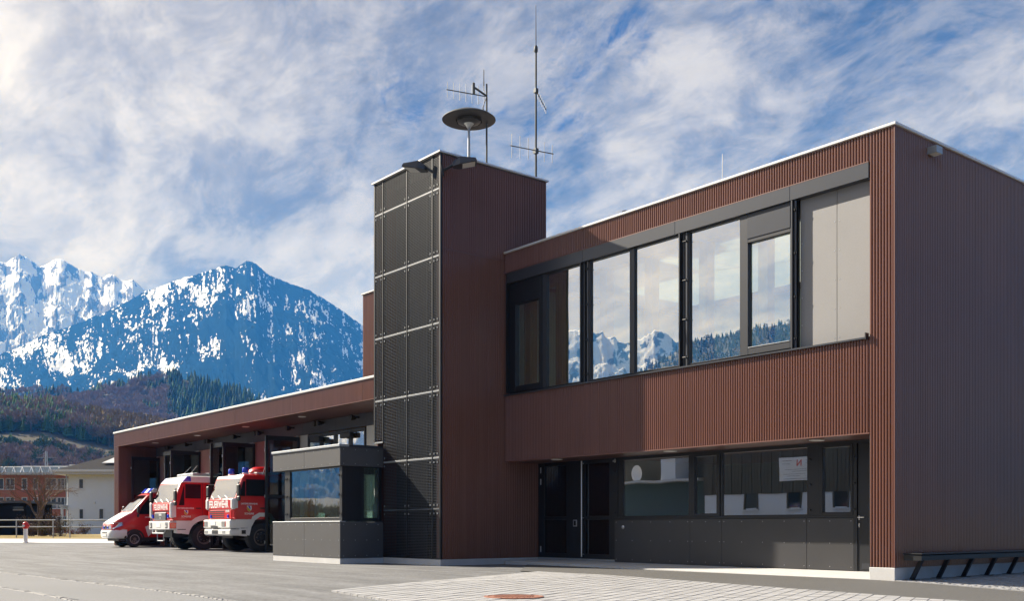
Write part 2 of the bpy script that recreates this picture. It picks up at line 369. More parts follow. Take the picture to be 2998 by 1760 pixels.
# two rows of granite setts along the road edge
def setts():
    gut = struct(bpy.data.objects.new('gutter', None)); COL.objects.link(gut)
    me = [None]*3
    for i in range(3):
        mb = MB(); mb.cbox(-0.062+0.006*i, 0.062, -0.05, 0.05, -0.06, 0.010+0.002*i, c=0.006); o = mb.build('sett', SETT, gut, smooth=30, fix=False); me[i] = o.data; bpy.data.objects.remove(o)
    for (a, b, n) in (((-14.6, -10.93), (-2.3, -10.44), 90), ((-9.2, -12.11), (-3.4, -12.0), 43)):
        for k in range(n):
            t = (k+0.5)/n; x = a[0]+(b[0]-a[0])*t; y = a[1]+(b[1]-a[1])*t+random.uniform(-.008, .008)
            o = link('sett', me[random.randrange(3)], gut); o.location = (x, y, gz(x, y)-.002+random.uniform(-.002, .002)); o.rotation_euler = (random.uniform(-.04, .04), random.uniform(-.04, .04), math.atan2(b[1]-a[1], b[0]-a[0])+random.uniform(-.08, .08))
setts()

def clip_poly(P, Q):
    """Sutherland-Hodgman: polygon P clipped to the convex polygon Q (counter-clockwise)"""
    for i in range(len(Q)):
        a, b = Q[i], Q[(i+1) % len(Q)]; out = []
        side = lambda p: (b[0]-a[0])*(p[1]-a[1])-(b[1]-a[1])*(p[0]-a[0])
        for j in range(len(P)):
            p, q = P[j], P[(j+1) % len(P)]; sp, sq = side(p), side(q)
            if sp >= 0: out.append(p)
            if (sp >= 0) != (sq >= 0):
                t = sp/(sp-sq); out.append((p[0]+(q[0]-p[0])*t, p[1]+(q[1]-p[1])*t))
        P = out
        if len(P) < 3: return []
    return P
FW = np.array([-0.77644, 0.63019]); RT = np.array([0.63019, 0.77644])
def in_view(x, y):
    d = np.array([x-9.25, y+15.767]); z = d@FW
    if z < 1: return None
    px = 1499+2992*(d@RT)/z; py = 1545.2+2992*0.9/z
    return z if -60 < px < 3060 and py < 1800 else None
def paving(name, poly, org, u, pl, pw, gap, n_single, top=0.016, skip=None):
    root = struct(bpy.data.objects.new(name, None)); COL.objects.link(root)
    u = np.array(u)/np.hypot(*u); v = np.array([u[1], -u[0]]); org = np.array(org)
    us = [(np.array(p)-org)@u for p in poly]; vs_ = [(np.array(p)-org)@v for p in poly]
    full, cut = [], []
    for j in range(int(min(vs_)/pw)-1, int(max(vs_)/pw)+2):
        off = (j % 2)*pl*0.5+0.02*math.sin(j*3.7)
        for i in range(int(min(us)/pl)-2, int(max(us)/pl)+2):
            a0, a1, b0, b1 = i*pl+off+gap*.15, (i+1)*pl+off-gap*.15, j*pw+gap*.5, (j+1)*pw-gap*.5
            P = [tuple(org+u*a+v*b) for a, b in ((a0, b0), (a0, b1), (a1, b1), (a1, b0))]
            area = sum(P[k][0]*P[(k+1) % 4][1]-P[(k+1) % 4][0]*P[k][1] for k in range(4))
            if area < 0: P = P[::-1]
            c = org+u*(a0+a1)/2+v*(b0+b1)/2
            if skip and skip(c): continue
            Q = clip_poly(P, poly)
            if len(Q) < 3: continue
            z = in_view(*c)
            if z is None: continue
            (full if len(Q) == 4 and all(abs(Q[k][0]-P[k][0])+abs(Q[k][1]-P[k][1]) < 1e-6 for k in range(4)) else cut).append((z, Q, c))
    full.sort(key=lambda t: t[0])
    ang = math.atan2(u[1], u[0]); mes = []
    for k in range(3):
        mb = MB(); mb.cbox(-pl/2+gap*.15, pl/2-gap*.15, -pw/2+gap*.5, pw/2-gap*.5, -0.03, 0, c=0.003); o = mb.build('paver', PAVER[k], root, fix=False); mes.append(o.data); bpy.data.objects.remove(o)
    for z, Q, c in full[:n_single]:
        o = link('paver', mes[random.randrange(3)], root); o.location = (c[0], c[1], gz(*c)+top+random.uniform(-.002, .002)); o.rotation_euler = (random.uniform(-.006, .006), random.uniform(-.006, .006), ang)
    rest = [MB(), MB(), MB()]
    for z, Q, c in full[n_single:]+cut:
        mb = rest[random.randrange(3)]; h = gz(*c)+top+random.uniform(-.002, .002); n = len(Q)
        mb.add([(p[0], p[1], h-.03) for p in Q]+[(p[0], p[1], h) for p in Q], [(i, (i+1) % n, n+(i+1) % n, n+i) for i in range(n)]+[tuple(range(n, 2*n))])
    for k, mb in enumerate(rest):
        if mb.v: tag(mb.build('paver_field', PAVER[k], root, fix=False), kind='stuff')
    return root
MAN_XY = (-1.33, -7.15)
PAVE_POLY = [(-6.34, -2.45), (-3.63, -8.63), (1.0, -9.13), (7.0, -9.8), (7.0, -2.45)]
pv = paving('forecourt_paving', PAVE_POLY, (-6.34, -2.45), (-2.71, 6.18), 0.24, 0.195, 0.013, 290, skip=lambda c: math.hypot(c[0]-MAN_XY[0], c[1]-MAN_XY[1]) < 0.28)
o = sheet('joint_bed', [(-6.30, -2.47), (-3.64, -8.60), (-1.0, -8.86)], [(7, -2.47), (7, -6), (7, -9.7)], SAND, 0.008, 16, 20, pv)
pv2 = paving('side_paving', [(0.02, -0.02), (9, -0.02), (9, 9), (0.02, 9)], (0, 0), (1, 0), 0.22, 0.11, 0.008, 0)
o = sheet('joint_bed', [(0.02, 0.0), (9, 0.0)], [(0.02, 9), (9, 9)], SAND, 0.008, 16, 12, pv2)
# rusty manhole cover let into the paving
def manhole():
    t = thing('manhole_cover', 'round rusty iron manhole cover set in the pale block paving', 'manhole cover', (MAN_XY[0], MAN_XY[1], gz(*MAN_XY)+0.022))
    mb = MB(); mb.lathe([(0.40, -0.05), (0.40, 0.002), (0.35, 0.006), (0.345, -0.05)], n=40); mb.build('rim', RUST, t, smooth=30)
    mb = MB(); mb.lathe([(0.335, -0.05), (0.335, 0.002), (0.0005, 0.003)], n=40)
    for i in range(-6, 7):
        for j in range(-6, 7):
            x, y = i*0.044, j*0.044
            if math.hypot(x, y) < 0.27: mb.box(x-.014, x+.014, y-.014, y+.014, 0.002, 0.008)
    mb.build('cover', RUST, t)
manhole()
# ------------------------------------------------------------------ corrugated cladding
PITCH, RIB = 0.057, 0.026
def cladding(parent, a, b, z0, z1, out, name='cladding_sheet', m=None):
    """one corrugated sheet from a to b (x,y), ribs upright, crests towards 'out'"""
    a, b, out = np.array(a, float), np.array(b, float), np.array(out, float)
    ln = np.hypot(*(b-a)); d = (b-a)/ln
    prof = ((0.00, 0.0), (0.13, 0.0), (0.27, 0.62), (0.36, 0.96), (0.47, 1.0), (0.60, 1.0), (0.71, 0.96), (0.80, 0.62), (0.93, 0.0))
    pts = []; n = int(ln/PITCH)+1
    for k in range(n):
        for t, h in prof:
            s_ = (k+t)*PITCH
            if s_ <= ln: pts.append((s_, h))
    pts.append((ln, 0.0))
    V = []; F = []
    for s_, h in pts:
        p = a+d*s_+out*(h-1)*RIB; V += [(p[0], p[1], z0), (p[0], p[1], z1)]
    for i in range(len(pts)-1): F.append((2*i, 2*i+2, 2*i+3, 2*i+1))
    mb = MB(); mb.add(V, F); o = mb.build(name, m or BROWN, parent, smooth=50, fix=False)
    me = o.data; p = me.polygons[len(me.polygons)//2]
    if sum(q.normal.x*out[0]+q.normal.y*out[1] for q in me.polygons) < 0: me.flip_normals()
    return o
def screws(parent, pts, ax='y', r=0.008, m=None, name='screw'):
    for p in pts:
        mb = MB(); o_ = 0.004
        q = (p[0], p[1]-o_, p[2]) if ax == 'y' else (p[0]+o_, p[1], p[2])
        mb.tube(p, q, r, r*0.7, 8); mb.build(name, m or STEEL, parent, fix=False)

# ------------------------------------------------------------------ office block
def office():
    t = thing('office_building', 'two-storey brown corrugated office building with long mirrored window band, beside the tower', 'building')
    # masonry behind the skin
    for a in ((-10.40, -0.03, 1.16, 9, -0.1, 0.08), (-10.40, -0.03, 0.03, 9, 2.53, 4.15), (-10.40, -0.03, 0.16, 1.0, 6.92, 7.64), (-10.40, -0.03, 5.6, 9, 6.92, 7.64), (-10.40, -10.2, 1.0, 5.6, 6.92, 7.64), (-0.8, -0.03, 1.0, 5.6, 6.92, 7.64), (-10.40, -0.03, 0.03, 0.16, 7.19, 7.64), (-0.46, -0.03, 0.03, 9, 0.0, 7.60), (-10.40, -0.46, 8.8, 9, 0.08, 6.92)):
        B('wall', DARKIN if a[5] < 0.2 else BROWN_FLAT, t, *a)
    B('roof_panel', ADDED_ROOFLIGHT, t, -10.2, -0.8, 1.0, 5.6, 6.95, 6.953)  # added roof opening with opal panel, unseen, to brighten the upper room
    # skin
    cladding(t, (-10.47, 0), (-0.48, 0), 7.18, 7.66, (0, -1))
    cladding(t, (-10.47, 0), (-0.48, 0), 2.52, 4.14, (0, -1))
    cladding(t, (-0.48, 0), (-0.02, 0), 0.225, 7.66, (0, -1))
    cladding(t, (0, 0.02), (0, 9), 0.225, 7.66, (1, 0))
    B('corner_trim', BROWN_FLAT, t, -0.022, 0.008, -0.008, 0.022, 0.225, 7.66, c=0.004)
    B('coping', COPING, t, -10.47, 0.035, -0.035, 0.30, 7.655, 7.705, c=0.008)
    B('coping', COPING, t, -0.26, 0.035, 0.301, 9.05, 7.655, 7.705, c=0.008)
    B('edge_trim', BROWN_FLAT, t, -10.47, -0.49, -0.006, 0.03, 7.165, 7.182)
    B('edge_trim', BROWN_FLAT, t, -10.47, -0.47, -0.004, 0.03, 2.505, 2.522)
    B('plinth', CONC, t, -0.475, 0.006, -0.006, 1.2, -0.3, 0.218, c=0.008)
    B('plinth', CONC, t, -0.30, 0.005, 1.201, 9, -0.3, 0.218, c=0.008)
    # fascia over the upper windows
    xs = [-10.39, -7.657, -4.885, -2.091, -0.485]
    for a, b in zip(xs, xs[1:]): B('fascia_panel', FASCIA, t, a+.002, b-.002, -0.004, 0.16, 6.90, 7.165, c=0.004)
    # sill
    for a, b in zip([-10.44, -7.3, -4.0], [-7.3, -4.0, -0.50]):
        mb = MB(); mb.prism([(-0.055, 4.135), (-0.055, 4.165), (0.17, 4.205), (0.17, 4.135)], a+.002, b-.002, 'x'); mb.build('window_sill', FASCIA, t)
    B('sill_end_cap', BLACKM, t, -0.515, -0.495, -0.075, 0.02, 4.12, 4.235)
    # rooms
    room = B('room_floor', FLOORIN, t, -10.40, -0.47, 0.15, 6.0, 4.151, 4.19)
    B('room_wall', PLASTER_G, t, -10.40, -0.47, 6.0, 6.1, 4.19, 6.9); B('room_wall', PLASTER_G, t, -10.40, -10.33, 0.3, 6.0, 4.19, 6.9)
    for x in (-10.0, -8.84, -7.33, -5.95, -4.43, -2.95): B('timber_column', TIMBER, t, x-.11, x+.11, 0.34, 0.56, 4.19, 6.78)
    B('ceiling_beam', TIMBER, t, -10.3, -0.5, 0.30, 0.60, 6.72, 6.92)
    B('room_floor', FLOORIN, t, -7.7, -0.47, 1.16, 6.0, 0.081, 0.12); B('room_wall', PLASTER_G, t, -10.4, -0.47, 5.0, 5.1, 0.12, 2.5)
    B('room_wall', PLASTER_G, t, -7.78, -7.70, 1.2, 5.0, 0.12, 2.5); B('room_wall', PLASTER_W, t, -2.28, -2.20, 1.2, 5.0, 0.12, 2.5)
    # ---------------- upper windows
    GY = 0.115
    def pane(par, x0, x1, z0, z1, y=GY, m=GLASS_UP): return B('pane', m, par, x0, x1, y, y+0.012, z0, z1)
    def window(x0, x1, z0, z1, fr=0.05, glassz=None, gx=None, y=GY, fm=DARKFRAME, gm=GLASS_UP, head=False, dy0=-0.05, dy1=0.05):
        w = bpy.data.objects.new('window', None); COL.objects.link(w); w.parent = t
        gx0, gx1 = gx or (x0+fr, x1-fr); g0, g1 = glassz or (z0+fr, z1-fr)
        pane(w, gx0-.01, gx1+.01, g0-.01, g1+.01, y, gm)
        B('frame_stile', fm, w, x0, gx0, y+dy0, y+dy1, z0, z1, c=.004); B('frame_stile', fm, w, gx1, x1, y+dy0, y+dy1, z0, z1, c=.004)
        B('frame_rail', fm, w, gx0+.001, gx1-.001, y+dy0+.002, y+dy1, z0, g0, c=.004); B('frame_rail', fm, w, gx0+.001, gx1-.001, y+dy0+.002, y+dy1, g1, z1, c=.004)
        return w
    w = window(-10.36, -9.12, 4.205, 6.90, glassz=(4.355, 6.355), gx=(-10.098, -9.213), dy0=-.07, fm=BLACKM)
    B('head_panel', BLACKM, w, -10.1, -9.21, GY-.08, GY-.071, 6.42, 6.84, c=.004); B('jamb_post', BLACKM, w, -10.385, -10.33, -0.03, GY-.02, 4.205, 6.9)
    w = window(-9.114, -7.65, 4.205, 6.90, glassz=(4.225, 6.88), gx=(-8.978, -7.745))
    w = window(-7.50, -6.203, 4.205, 6.90, glassz=(4.225, 6.88), gx=(-7.47, -6.24))
    w = window(-6.20, -4.79, 4.205, 6.90, glassz=(4.225, 6.88), gx=(-6.10, -4.81))
    w = window(-4.58, -3.275, 4.205, 6.90, glassz=(4.225, 6.88), gx=(-4.56, -3.285))
    w = window(-3.262, -2.072, 4.205, 6.90, glassz=(4.345, 6.348), gx=(-3.077, -2.12), dy0=-.07)
    B('head_panel', FASCIA, w, -3.09, -2.11, GY-.08, GY-.071, 6.42, 6.82, c=.004); B('glazing_bead', BLACKM, w, -3.10, -2.10, GY-.076, GY-.071, 6.348, 6.362)
    B('bottom_bead', GALV, w, -3.07, -2.13, GY-.078, GY-.071, 4.335, 4.346)
    # sliding-shutter posts with stand-off knobs
    for i, (x0, x1) in enumerate(((-7.745, -7.50), (-4.79, -4.585), (-2.07, -1.975))):
        p = bpy.data.objects.new('shutter_post', None); COL.objects.link(p); p.parent = t
        B('bar', DARKFRAME, p, x0, x0+.03, 0.0, 0.10, 4.18, 6.90, c=.003); B('bar', FASCIA, p, x1-.05, x1-.005, 0.04, 0.06, 4.18, 6.90, c=.003)
        if i < 2: B('bar', DARKFRAME, p, x0+.06, x0+.11, 0.06, 0.12, 4.18, 6.90)
        B('backing', BLACKM, p, x0+.031, x1-.002, 0.10, 0.15, 4.18, 6.90)
        for z in (6.72, 5.925, 5.128, 4.36):
            mb = MB(); mb.tube((x0+.02, 0.03, z), (x1+.01, 0.03, z), 0.007, n=8); mb.lathe([(0.004, -.03), (0.017, -.02), (0.017, .02), (0.004, .03)], (x1-.03, 0.03, z), 'z', 10); mb.build('knob', BLACKM, p)
    B('light_panel', PANEL_L, t, -1.963, -1.199, 0.14, 0.156, 4.19, 6.90, c=.003); B('light_panel', PANEL_L, t, -1.191, -0.485, 0.14, 0.156, 4.19, 6.90, c=.003)
    screws(t, [(x, 0.14, z) for x in (-1.245, -1.148) for z in (6.344, 5.829, 5.307, 4.792, 4.273)]+[(-1.925, 0.14, z) for z in (6.1, 5.6, 5.1, 4.6)], r=.011)
    # ---------------- recessed ground floor
    Y = 1.05
    B('soffit', SOFFIT, t, -10.45, -0.475, 0.004, 1.16, 2.518, 2.529)
    B('reveal_panel', BLACKM, t, -0.478, -0.462, 0.01, 1.16, 0.0, 2.517)
    B('backing_wall', BLACKM, t, -10.46, -7.68, 1.20, 1.23, 0.09, 0.16)
    xsm = [-7.679, -5.389, -4.525, -2.451, -1.431]
    for a, b in zip(xsm, xsm[1:]):
        p = B('dark_panel', PANEL_D, t, a+.003, b-.003, Y-.014, Y+.004, 0.10, 1.074, c=.003)
        xx = [a+.06]+[a+(b-a)*k/max(1, round((b-a)/.55)) for k in range(1, max(1, round((b-a)/.55)))]+[b-.06]
        screws(t, [(x, Y-.014, z) for x in xx for z in (.16, .60, 1.02)], r=.008)
    B('panel_backing', BLACKM, t, -7.67, -1.44, Y+.006, Y+.11, 0.085, 1.085)
    B('frame_rail', BLACKM, t, -7.679, -1.431, Y-.004, Y+.10, 1.078, 1.135, c=.004); B('frame_rail', BLACKM, t, -7.75, -0.478, Y-.004, Y+.10, 2.455, 2.517)
    def lwin(x0, x1, gx, gz_, casement=False):
        w = window(x0, x1, 1.136, 2.454, gx=gx, glassz=gz_, y=Y+.02, fm=BLACKM, gm=GLASS_LO, dy0=-.03-(.02 if casement else 0), dy1=.06); return w
    lwin(-7.56, -5.37, (-7.413, -5.43), (1.161, 2.446)); lwin(-5.365, -4.565, (-5.255, -4.653), (1.195, 2.41), True)
    lwin(-4.56, -2.40, (-4.507, -2.446), (1.15, 2.446)); lwin(-2.154, -1.445, (-2.094, -1.495), (1.187, 2.406), True)
    for x0, x1 in ((-2.395, -2.16), (-1.44, -1.365), (-7.68, -7.565)):
        B('mullion', BLACKM, t, x0, x1, Y-.02, Y+.09, 1.076 if x0 > -1.6 else 1.137, 2.453)
        for z in (2.2, 1.72, 1.235):
            mb = MB(); mb.tube((x0+.02, Y-.05, z), (x0+.055, Y-.05, z), .016, n=10); mb.tube((x0+.037, Y-.05, z), (x0+.037, Y-.02, z), .008, n=8); mb.build('knob', BLACKP, t)
    # side entrance door on the right, half behind the corner pier
    d = bpy.data.objects.new('side_door', None); COL.objects.link(d); d.parent = t
    B('leaf', BLACKM, d, -1.355, -0.48, Y+.0, Y+.05, 0.09, 2.452, c=.004); B('frame', BLACKM, d, -1.43, -1.358, Y-.016, Y+.09, 0.085, 1.074); B('kick_plate', DARKFRAME, d, -1.27, -0.55, Y-.006, Y-.001, 0.13, 0.24)
    mb = MB(); mb.tube((-1.325, Y-.05, 1.085), (-1.20, Y-.05, 1.085), .011, n=10); mb.tube((-1.325, Y, 1.085), (-1.325, Y-.055, 1.085), .010, n=10); mb.cbox(-1.338, -1.312, Y-.012, Y, 1.04, 1.12, c=.004); mb.build('handle', STEEL, d, smooth=40)
    mb = MB(); mb.lathe([(.017, 0), (.017, .012)], (-1.325, Y-.012, 0.94), 'y', 14); mb.cbox(-1.338, -1.312, Y-.008, Y, .90, .98, c=.004); mb.build('lock', STEEL, d)
    # main entrance: two glazed leaves with a black infill
    d = bpy.data.objects.new('entrance_door', None); COL.objects.link(d); d.parent = t
    Yd = 1.12
    for a in ((-10.46, -10.234, .145, 2.517), (-9.405, -8.80, .145, 2.517), (-8.795, -8.737, .145, 2.517), (-7.908, -7.69, .145, 2.517)): B('stile', BLACKM, d, a[0], a[1], Yd-.03, Yd+.05, a[2], a[3], c=.004)
    for x0, x1 in ((-10.232, -9.407), (-8.735, -7.910)):
        for a, b in ((.145, .258), (1.087, 1.171), (2.43, 2.517)): B('rail', BLACKM, d, x0, x1, Yd-.025, Yd+.045, a, b, c=.004)
        for a, b in ((.259, 1.086), (1.172, 2.429)): B('pane', GLASS_DOOR, d, x0, x1, Yd+.005, Yd+.017, a, b)
    mb = MB(); mb.tube((-8.779, Yd-.10, .19), (-8.779, Yd-.10, 2.50), .018, n=12)
    for z in (.25, 1.13, 2.44): mb.tube((-8.779, Yd-.10, z), (-8.779, Yd-.028, z), .010, n=8)
    mb.build('pull_bar', STEEL, d, smooth=40)
    for z in (2.34, 2.05, .35): B('hinge', STEEL, d, -10.365, -10.343, Yd-.05, Yd-.028, z-.075, z+.075, c=.004)
    rd = B('card_reader', STEEL, d, -9.15, -9.01, Yd-.042, Yd-.031, .92, 1.085, c=.006); B('keypad', BLACKP, rd, -9.118, -9.042, Yd-.046, Yd-.0425, .945, 1.06)
    B('threshold', GALV, d, -10.45, -7.70, Yd-.05, Yd+.05, .10, .144)
    B('lobby_wall', BLACKM, d, -10.40, -7.79, 4.6, 4.65, .12, 2.5)
    mb = MB(); mb.lathe([(.042, 0), (.042, -.012), (.024, -.016), (.012, -.03), (.001, -.03)], (-7.395, Y-.0145, .902), 'y', 18); mb.build('door_bell', STEEL, t, smooth=40)
    mb = MB(); mb.cbox(-7.66, -7.60, Y-.07, Y-.021, 2.40, 2.49, c=.02); mb.lathe([(.02, 0), (.024, -.03), (.001, -.03)], (-7.63, Y-.07, 2.435), 'y', 12); mb.build('door_camera', GALV, t, smooth=40)
    # small roof items
    mb = MB(); mb.tube((-5.29, 2, 7.7), (-5.29, 2, 9.13), .012, .008, 6); mb.build('lightning_rod', GALV, t)
    mb = MB(); mb.tube((-7.0, 0.7, 7.7), (-7.0, 0.7, 7.98), .05, .05, 12); mb.lathe([(.07, 0), (.075, .05), (.02, .08)], (-7.0, .7, 7.97), 'z', 12); mb.build('roof_vent', GALV, t)
    return t
office()
def downlight(x, y, z, label, group):
    t = thing('recessed_downlight', label, 'light', (x, y, z), group=group)
    mb = MB(); mb.lathe([(.145, 0), (.145, -.010), (.125, -.014), (.12, 0)], n=28); mb.build('trim_ring', WHITE, t, smooth=40)
    mb = MB(); mb.lathe([(.119, -.002), (.119, -.006), (.001, -.008)], n=24); mb.build('diffuser', LAMPGLASS, t)
for x, y, lab in ((-8.90, .33, 'small round soffit light above the glazed entrance doors'), (-5.44, .47, 'small round soffit light above the ground floor windows, middle one of three'), (-1.88, .53, 'small round soffit light nearest the brown corner pier')):
    downlight(x, y, 2.517, lab, 'soffit lights over the recessed entrance')
# entrance step slabs
def step_slabs():
    root = struct(bpy.data.objects.new('entrance_step', None)); COL.objects.link(root)
    xs = np.linspace(-10.46, -0.48, 11)
    for a, b in zip(xs, xs[1:]):
        za, zb = gz(a, 0)+.055*ss(-3, -10, a), gz(b, 0)+.055*ss(-3, -10, b)
        mb = MB(); mb.add([(a+.004, 0, -.1), (b-.004, 0, -.1), (b-.004, 1.2, -.1), (a+.004, 1.2, -.1), (a+.004, 0.0, za+.012), (b-.004, 0.0, zb+.012), (b-.004, 1.2, .098), (a+.004, 1.2, .098)],
               [(0,3,2,1),(4,5,6,7),(0,1,5,4),(1,2,6,5),(2,3,7,6),(3,0,4,7)])
        mb.build('slab', SLAB, root, fix=False)
step_slabs()
def wall_lamp():
    t = thing('wall_lamp', 'small grey box lamp high on the shaded end wall below the roof edge', 'lamp', (0, 1.145, 7.46))
    mb = MB(); mb.prism([(-.10, .06), (.10, .06), (.10, -.06), (-.10, -.06)], 0.0, 0.17, 'x'); mb.build('housing', GALV, t)
    B('lens', LAMPGLASS, t, .03, .16, -.085, .085, -.068, -.061)
wall_lamp()
def bench():
    t = thing('bench', 'long low black bench with slanted legs along the end wall', 'bench', (0, 0, 0))
    mb = MB(); mb.prism([(.10, .445), (.40, .430), (.42, .43), (.42, .355), (.36, .345), (.10, .345)], 0.10, 8.2, 'y'); mb.build('seat_beam', BLACKM, t)
    B('seat_top', BLACKM, t, .085, .435, .085, 8.22, .447, .468, c=.006)
    for k in range(9):
        y = .37+.865*k
        mb = MB(); g0 = gz(.12, y)
        mb.add([(x+dx, y+dy, z) for x, z in ((.10, g0+.02), (.27, .35)) for dx, dy in ((-.035, -.03), (.035, -.03), (.035, .03), (-.035, .03))], [(0,1,2,3),(4,5,6,7),(0,1,5,4),(1,2,6,5),(2,3,7,6),(3,0,4,7)])
        l_ = mb.build('leg', BLACKM, t); B('foot_plate', BLACKM, l_, .02, .19, y-.09, y+.09, g0+.012, g0+.026)
bench()

# ------------------------------------------------------------------ stair tower
TX0, TX1, TY0, TY1, TZ = -13.46, -10.49, -1.915, 1.40, 9.74
def tower():
    t = thing('stair_tower', 'tall brown stair tower with dark steel grating on its front', 'tower')
    B('core_wall', DARKIN, t, TX0+.04, TX1-.03, TY0+.62, TY1-.02, 0, TZ)
    B('side_wall', BROWN_FLAT, t, TX1-.20, TX1-.03, TY0+.02, TY0+.62, .14, TZ); B('side_wall', BROWN_FLAT, t, TX0+.04, TX0+.10, TY0+.05, TY0+.62, .14, TZ)
    for z0, z1 in ((.145, 7.49), (7.505, 9.72)): cladding(t, (TX1, TY0), (TX1, TY1), z0, z1, (1, 0))
    cladding(t, (TX0, TY1), (TX0, TY0+.1), .145, 9.72, (-1, 0)); cladding(t, (TX1, TY1), (TX0, TY1), 5, 9.72, (0, 1))
    B('seam_trim', BROWN_FLAT, t, TX1-.02, TX1-.004, TY0+.02, TY1-.02, 7.485, 7.51)
    B('plinth', CONC, t, TX0+.02, TX1+.004, TY0-.004, 1.15, -.2, .138, c=.008)
    B('corner_trim', BLACKM, t, TX1-.05, TX1+.006, TY0-.008, TY0+.05, .14, 9.74, c=.004)
    B('corner_trim', BLACKM, t, TX0-.004, TX0+.05, TY0-.008, TY0+.05, 3.09, 9.74, c=.004)
    B('roof_slab', DARKFRAME, t, TX0+.02, TX1-.02, TY0+.03, TY1-.02, TZ-.03, TZ+.02)
    for a in ((TX0-.05, TX1+.04, TY0-.05, TY0+.2), (TX1-.2, TX1+.04, TY0+.201, TY1-.2), (TX0-.05, TX1+.04, TY1-.199, TY1+.04), (TX0-.05, TX0+.2, TY0+.201, TY1-.2)): B('coping', COPING, t, *a, 9.745, 9.79, c=.006)
    # glazed stair slot behind the grating
    B('stair_glazing', GLASS_TOWER, t, -11.73, -10.72, TY0+.55, TY0+.56, .15, 9.6)
    B('stair_wall', PLASTER_W, t, -11.73, -10.70, TY0+.60, TY0+.615, .2, 9.0)
    for z in (.95, 2.9, 4.2, 5.9, 7.4): B('stair_landing', DARKFRAME, t, -11.75, -10.7, TY0+.50, TY0+.548, z-.14, z)
    B('stair_mullion', BLACKM, t, -11.79, -11.735, TY0+.48, TY0+.56, .15, 9.6); B('stair_mullion', BLACKM, t, -10.83, -10.79, TY0+.50, TY0+.549, .15, 9.6)
    # steel grating panels, four columns by seven rows
    cols = [(-13.41, -13.045), (-13.005, -11.935), (-11.895, -10.84), (-10.80, -10.545)]
    rows = [.145, 1.331, 2.549, 4.134, 5.735, 7.332, 8.913, 9.735]
    cache = {}
    for ci, (x0, x1) in enumerate(cols):
        for ri, (z0, z1) in enumerate(zip(rows, rows[1:])):
            if ci == 0 and z1 < 3: continue
            if ci == 0 and z0 < 3: z0 = 3.10
            zz0, zz1 = z0+.03, z1-.03
            key = (ci, round(zz1-zz0, 3))
            if key in cache:
                o = link('grating_panel', cache[key], t); o.location = (0, 0, zz0); continue
            mb = MB(); h = zz1-zz0; n = int(round(h/.037))
            for k in range(n):
                z = (k+.5)*h/n
                mb.add([(x0, TY0, z-.004), (x1, TY0, z-.004), (x1, TY0+.018, z+.002), (x0, TY0+.018, z+.002), (x0, TY0, z+.004), (x1, TY0, z+.004), (x1, TY0+.018, z+.008), (x0, TY0+.018, z+.008)], [(4,5,6,7),(0,1,5,4),(0,3,2,1),(3,7,6,2)])
            m_ = int((x1-x0)/.11)
            for k in range(m_+1):
                x = x0+(x1-x0)*k/m_; mb.box(x-.003, x+.003, TY0+.012, TY0+.018, 0, h)
            o = mb.build('grating_panel', GRATE, t, fix=False); o.location = (0, 0, zz0); cache[key] = o.data
    for z in rows[1:-1]:
        for ci, (x0, x1) in enumerate(cols):
            if ci == 0 and z < 3: continue
            B('joint_rail', RAIL_L if z > 2 else GRATE, t, x0, x1, TY0-.004, TY0+.05, z-.022, z+.022, c=.004)
            for x in (x0+.06, x1-.06):
                for s_ in (-.10, .10): B('clip', RAIL_L, t, x-.012, x+.012, TY0-.014, TY0-.002, z+s_-.022, z+s_+.022)
    for x in (-13.025, -11.915, -10.82): B('upright', BLACKM, t, x-.018, x+.018, TY0-.012, TY0+.10, .14 if x > -13 else 3.05, 9.73, c=.004)
    B('bottom_rail', BLACKM, t, -13.0, -10.55, TY0-.002, TY0+.06, .14, .172); B('bottom_rail', RAIL_L, t, -13.42, -13.04, TY0-.004, TY0+.05, 3.055, 3.095)
tower()
def flood_light(name, label, loc, rz, arm):
    t = thing(name, label, 'floodlight', loc, rz, 'floodlights at the tower corner')
    # local: head points along +y, arm reaches back to the wall
    mb = MB(); mb.loft([[(-.10,-.06,-.05),(.10,-.06,-.05),(.10,-.06,.05),(-.10,-.06,.05)], [(-.19,.10,-.05),(.19,.10,-.05),(.13,.12,.14),(-.13,.12,.14)], [(-.20,.50,-.02),(.20,.50,-.02),(.17,.48,.06),(-.17,.48,.06)]]); mb.build('housing', FASCIA, t)
    mb = MB(); mb.add([(-.16,.16,-.052),(.16,.16,-.052),(.17,.46,-.034),(-.17,.46,-.034)], [(0,1,2,3)]); mb.build('lens', LAMPGLASS, t, fix=False)
    mb = MB(); mb.tube((0, -.06, 0), (0, -arm, -.10), .035, n=10); mb.box(-.06, .06, -arm-.04, -arm, -.22, .04); mb.build('bracket', BLACKM, t)
    t.rotation_euler = (R(8), 0, rz)
flood_light('floodlight', 'dark floodlight jutting forward over the grating at the tower corner', (-10.72, -2.22, 9.36), R(120), .28)
flood_light('floodlight', 'pale lit floodlight on the brown side of the tower top', (-10.16, -1.72, 9.40), R(-35), .30)
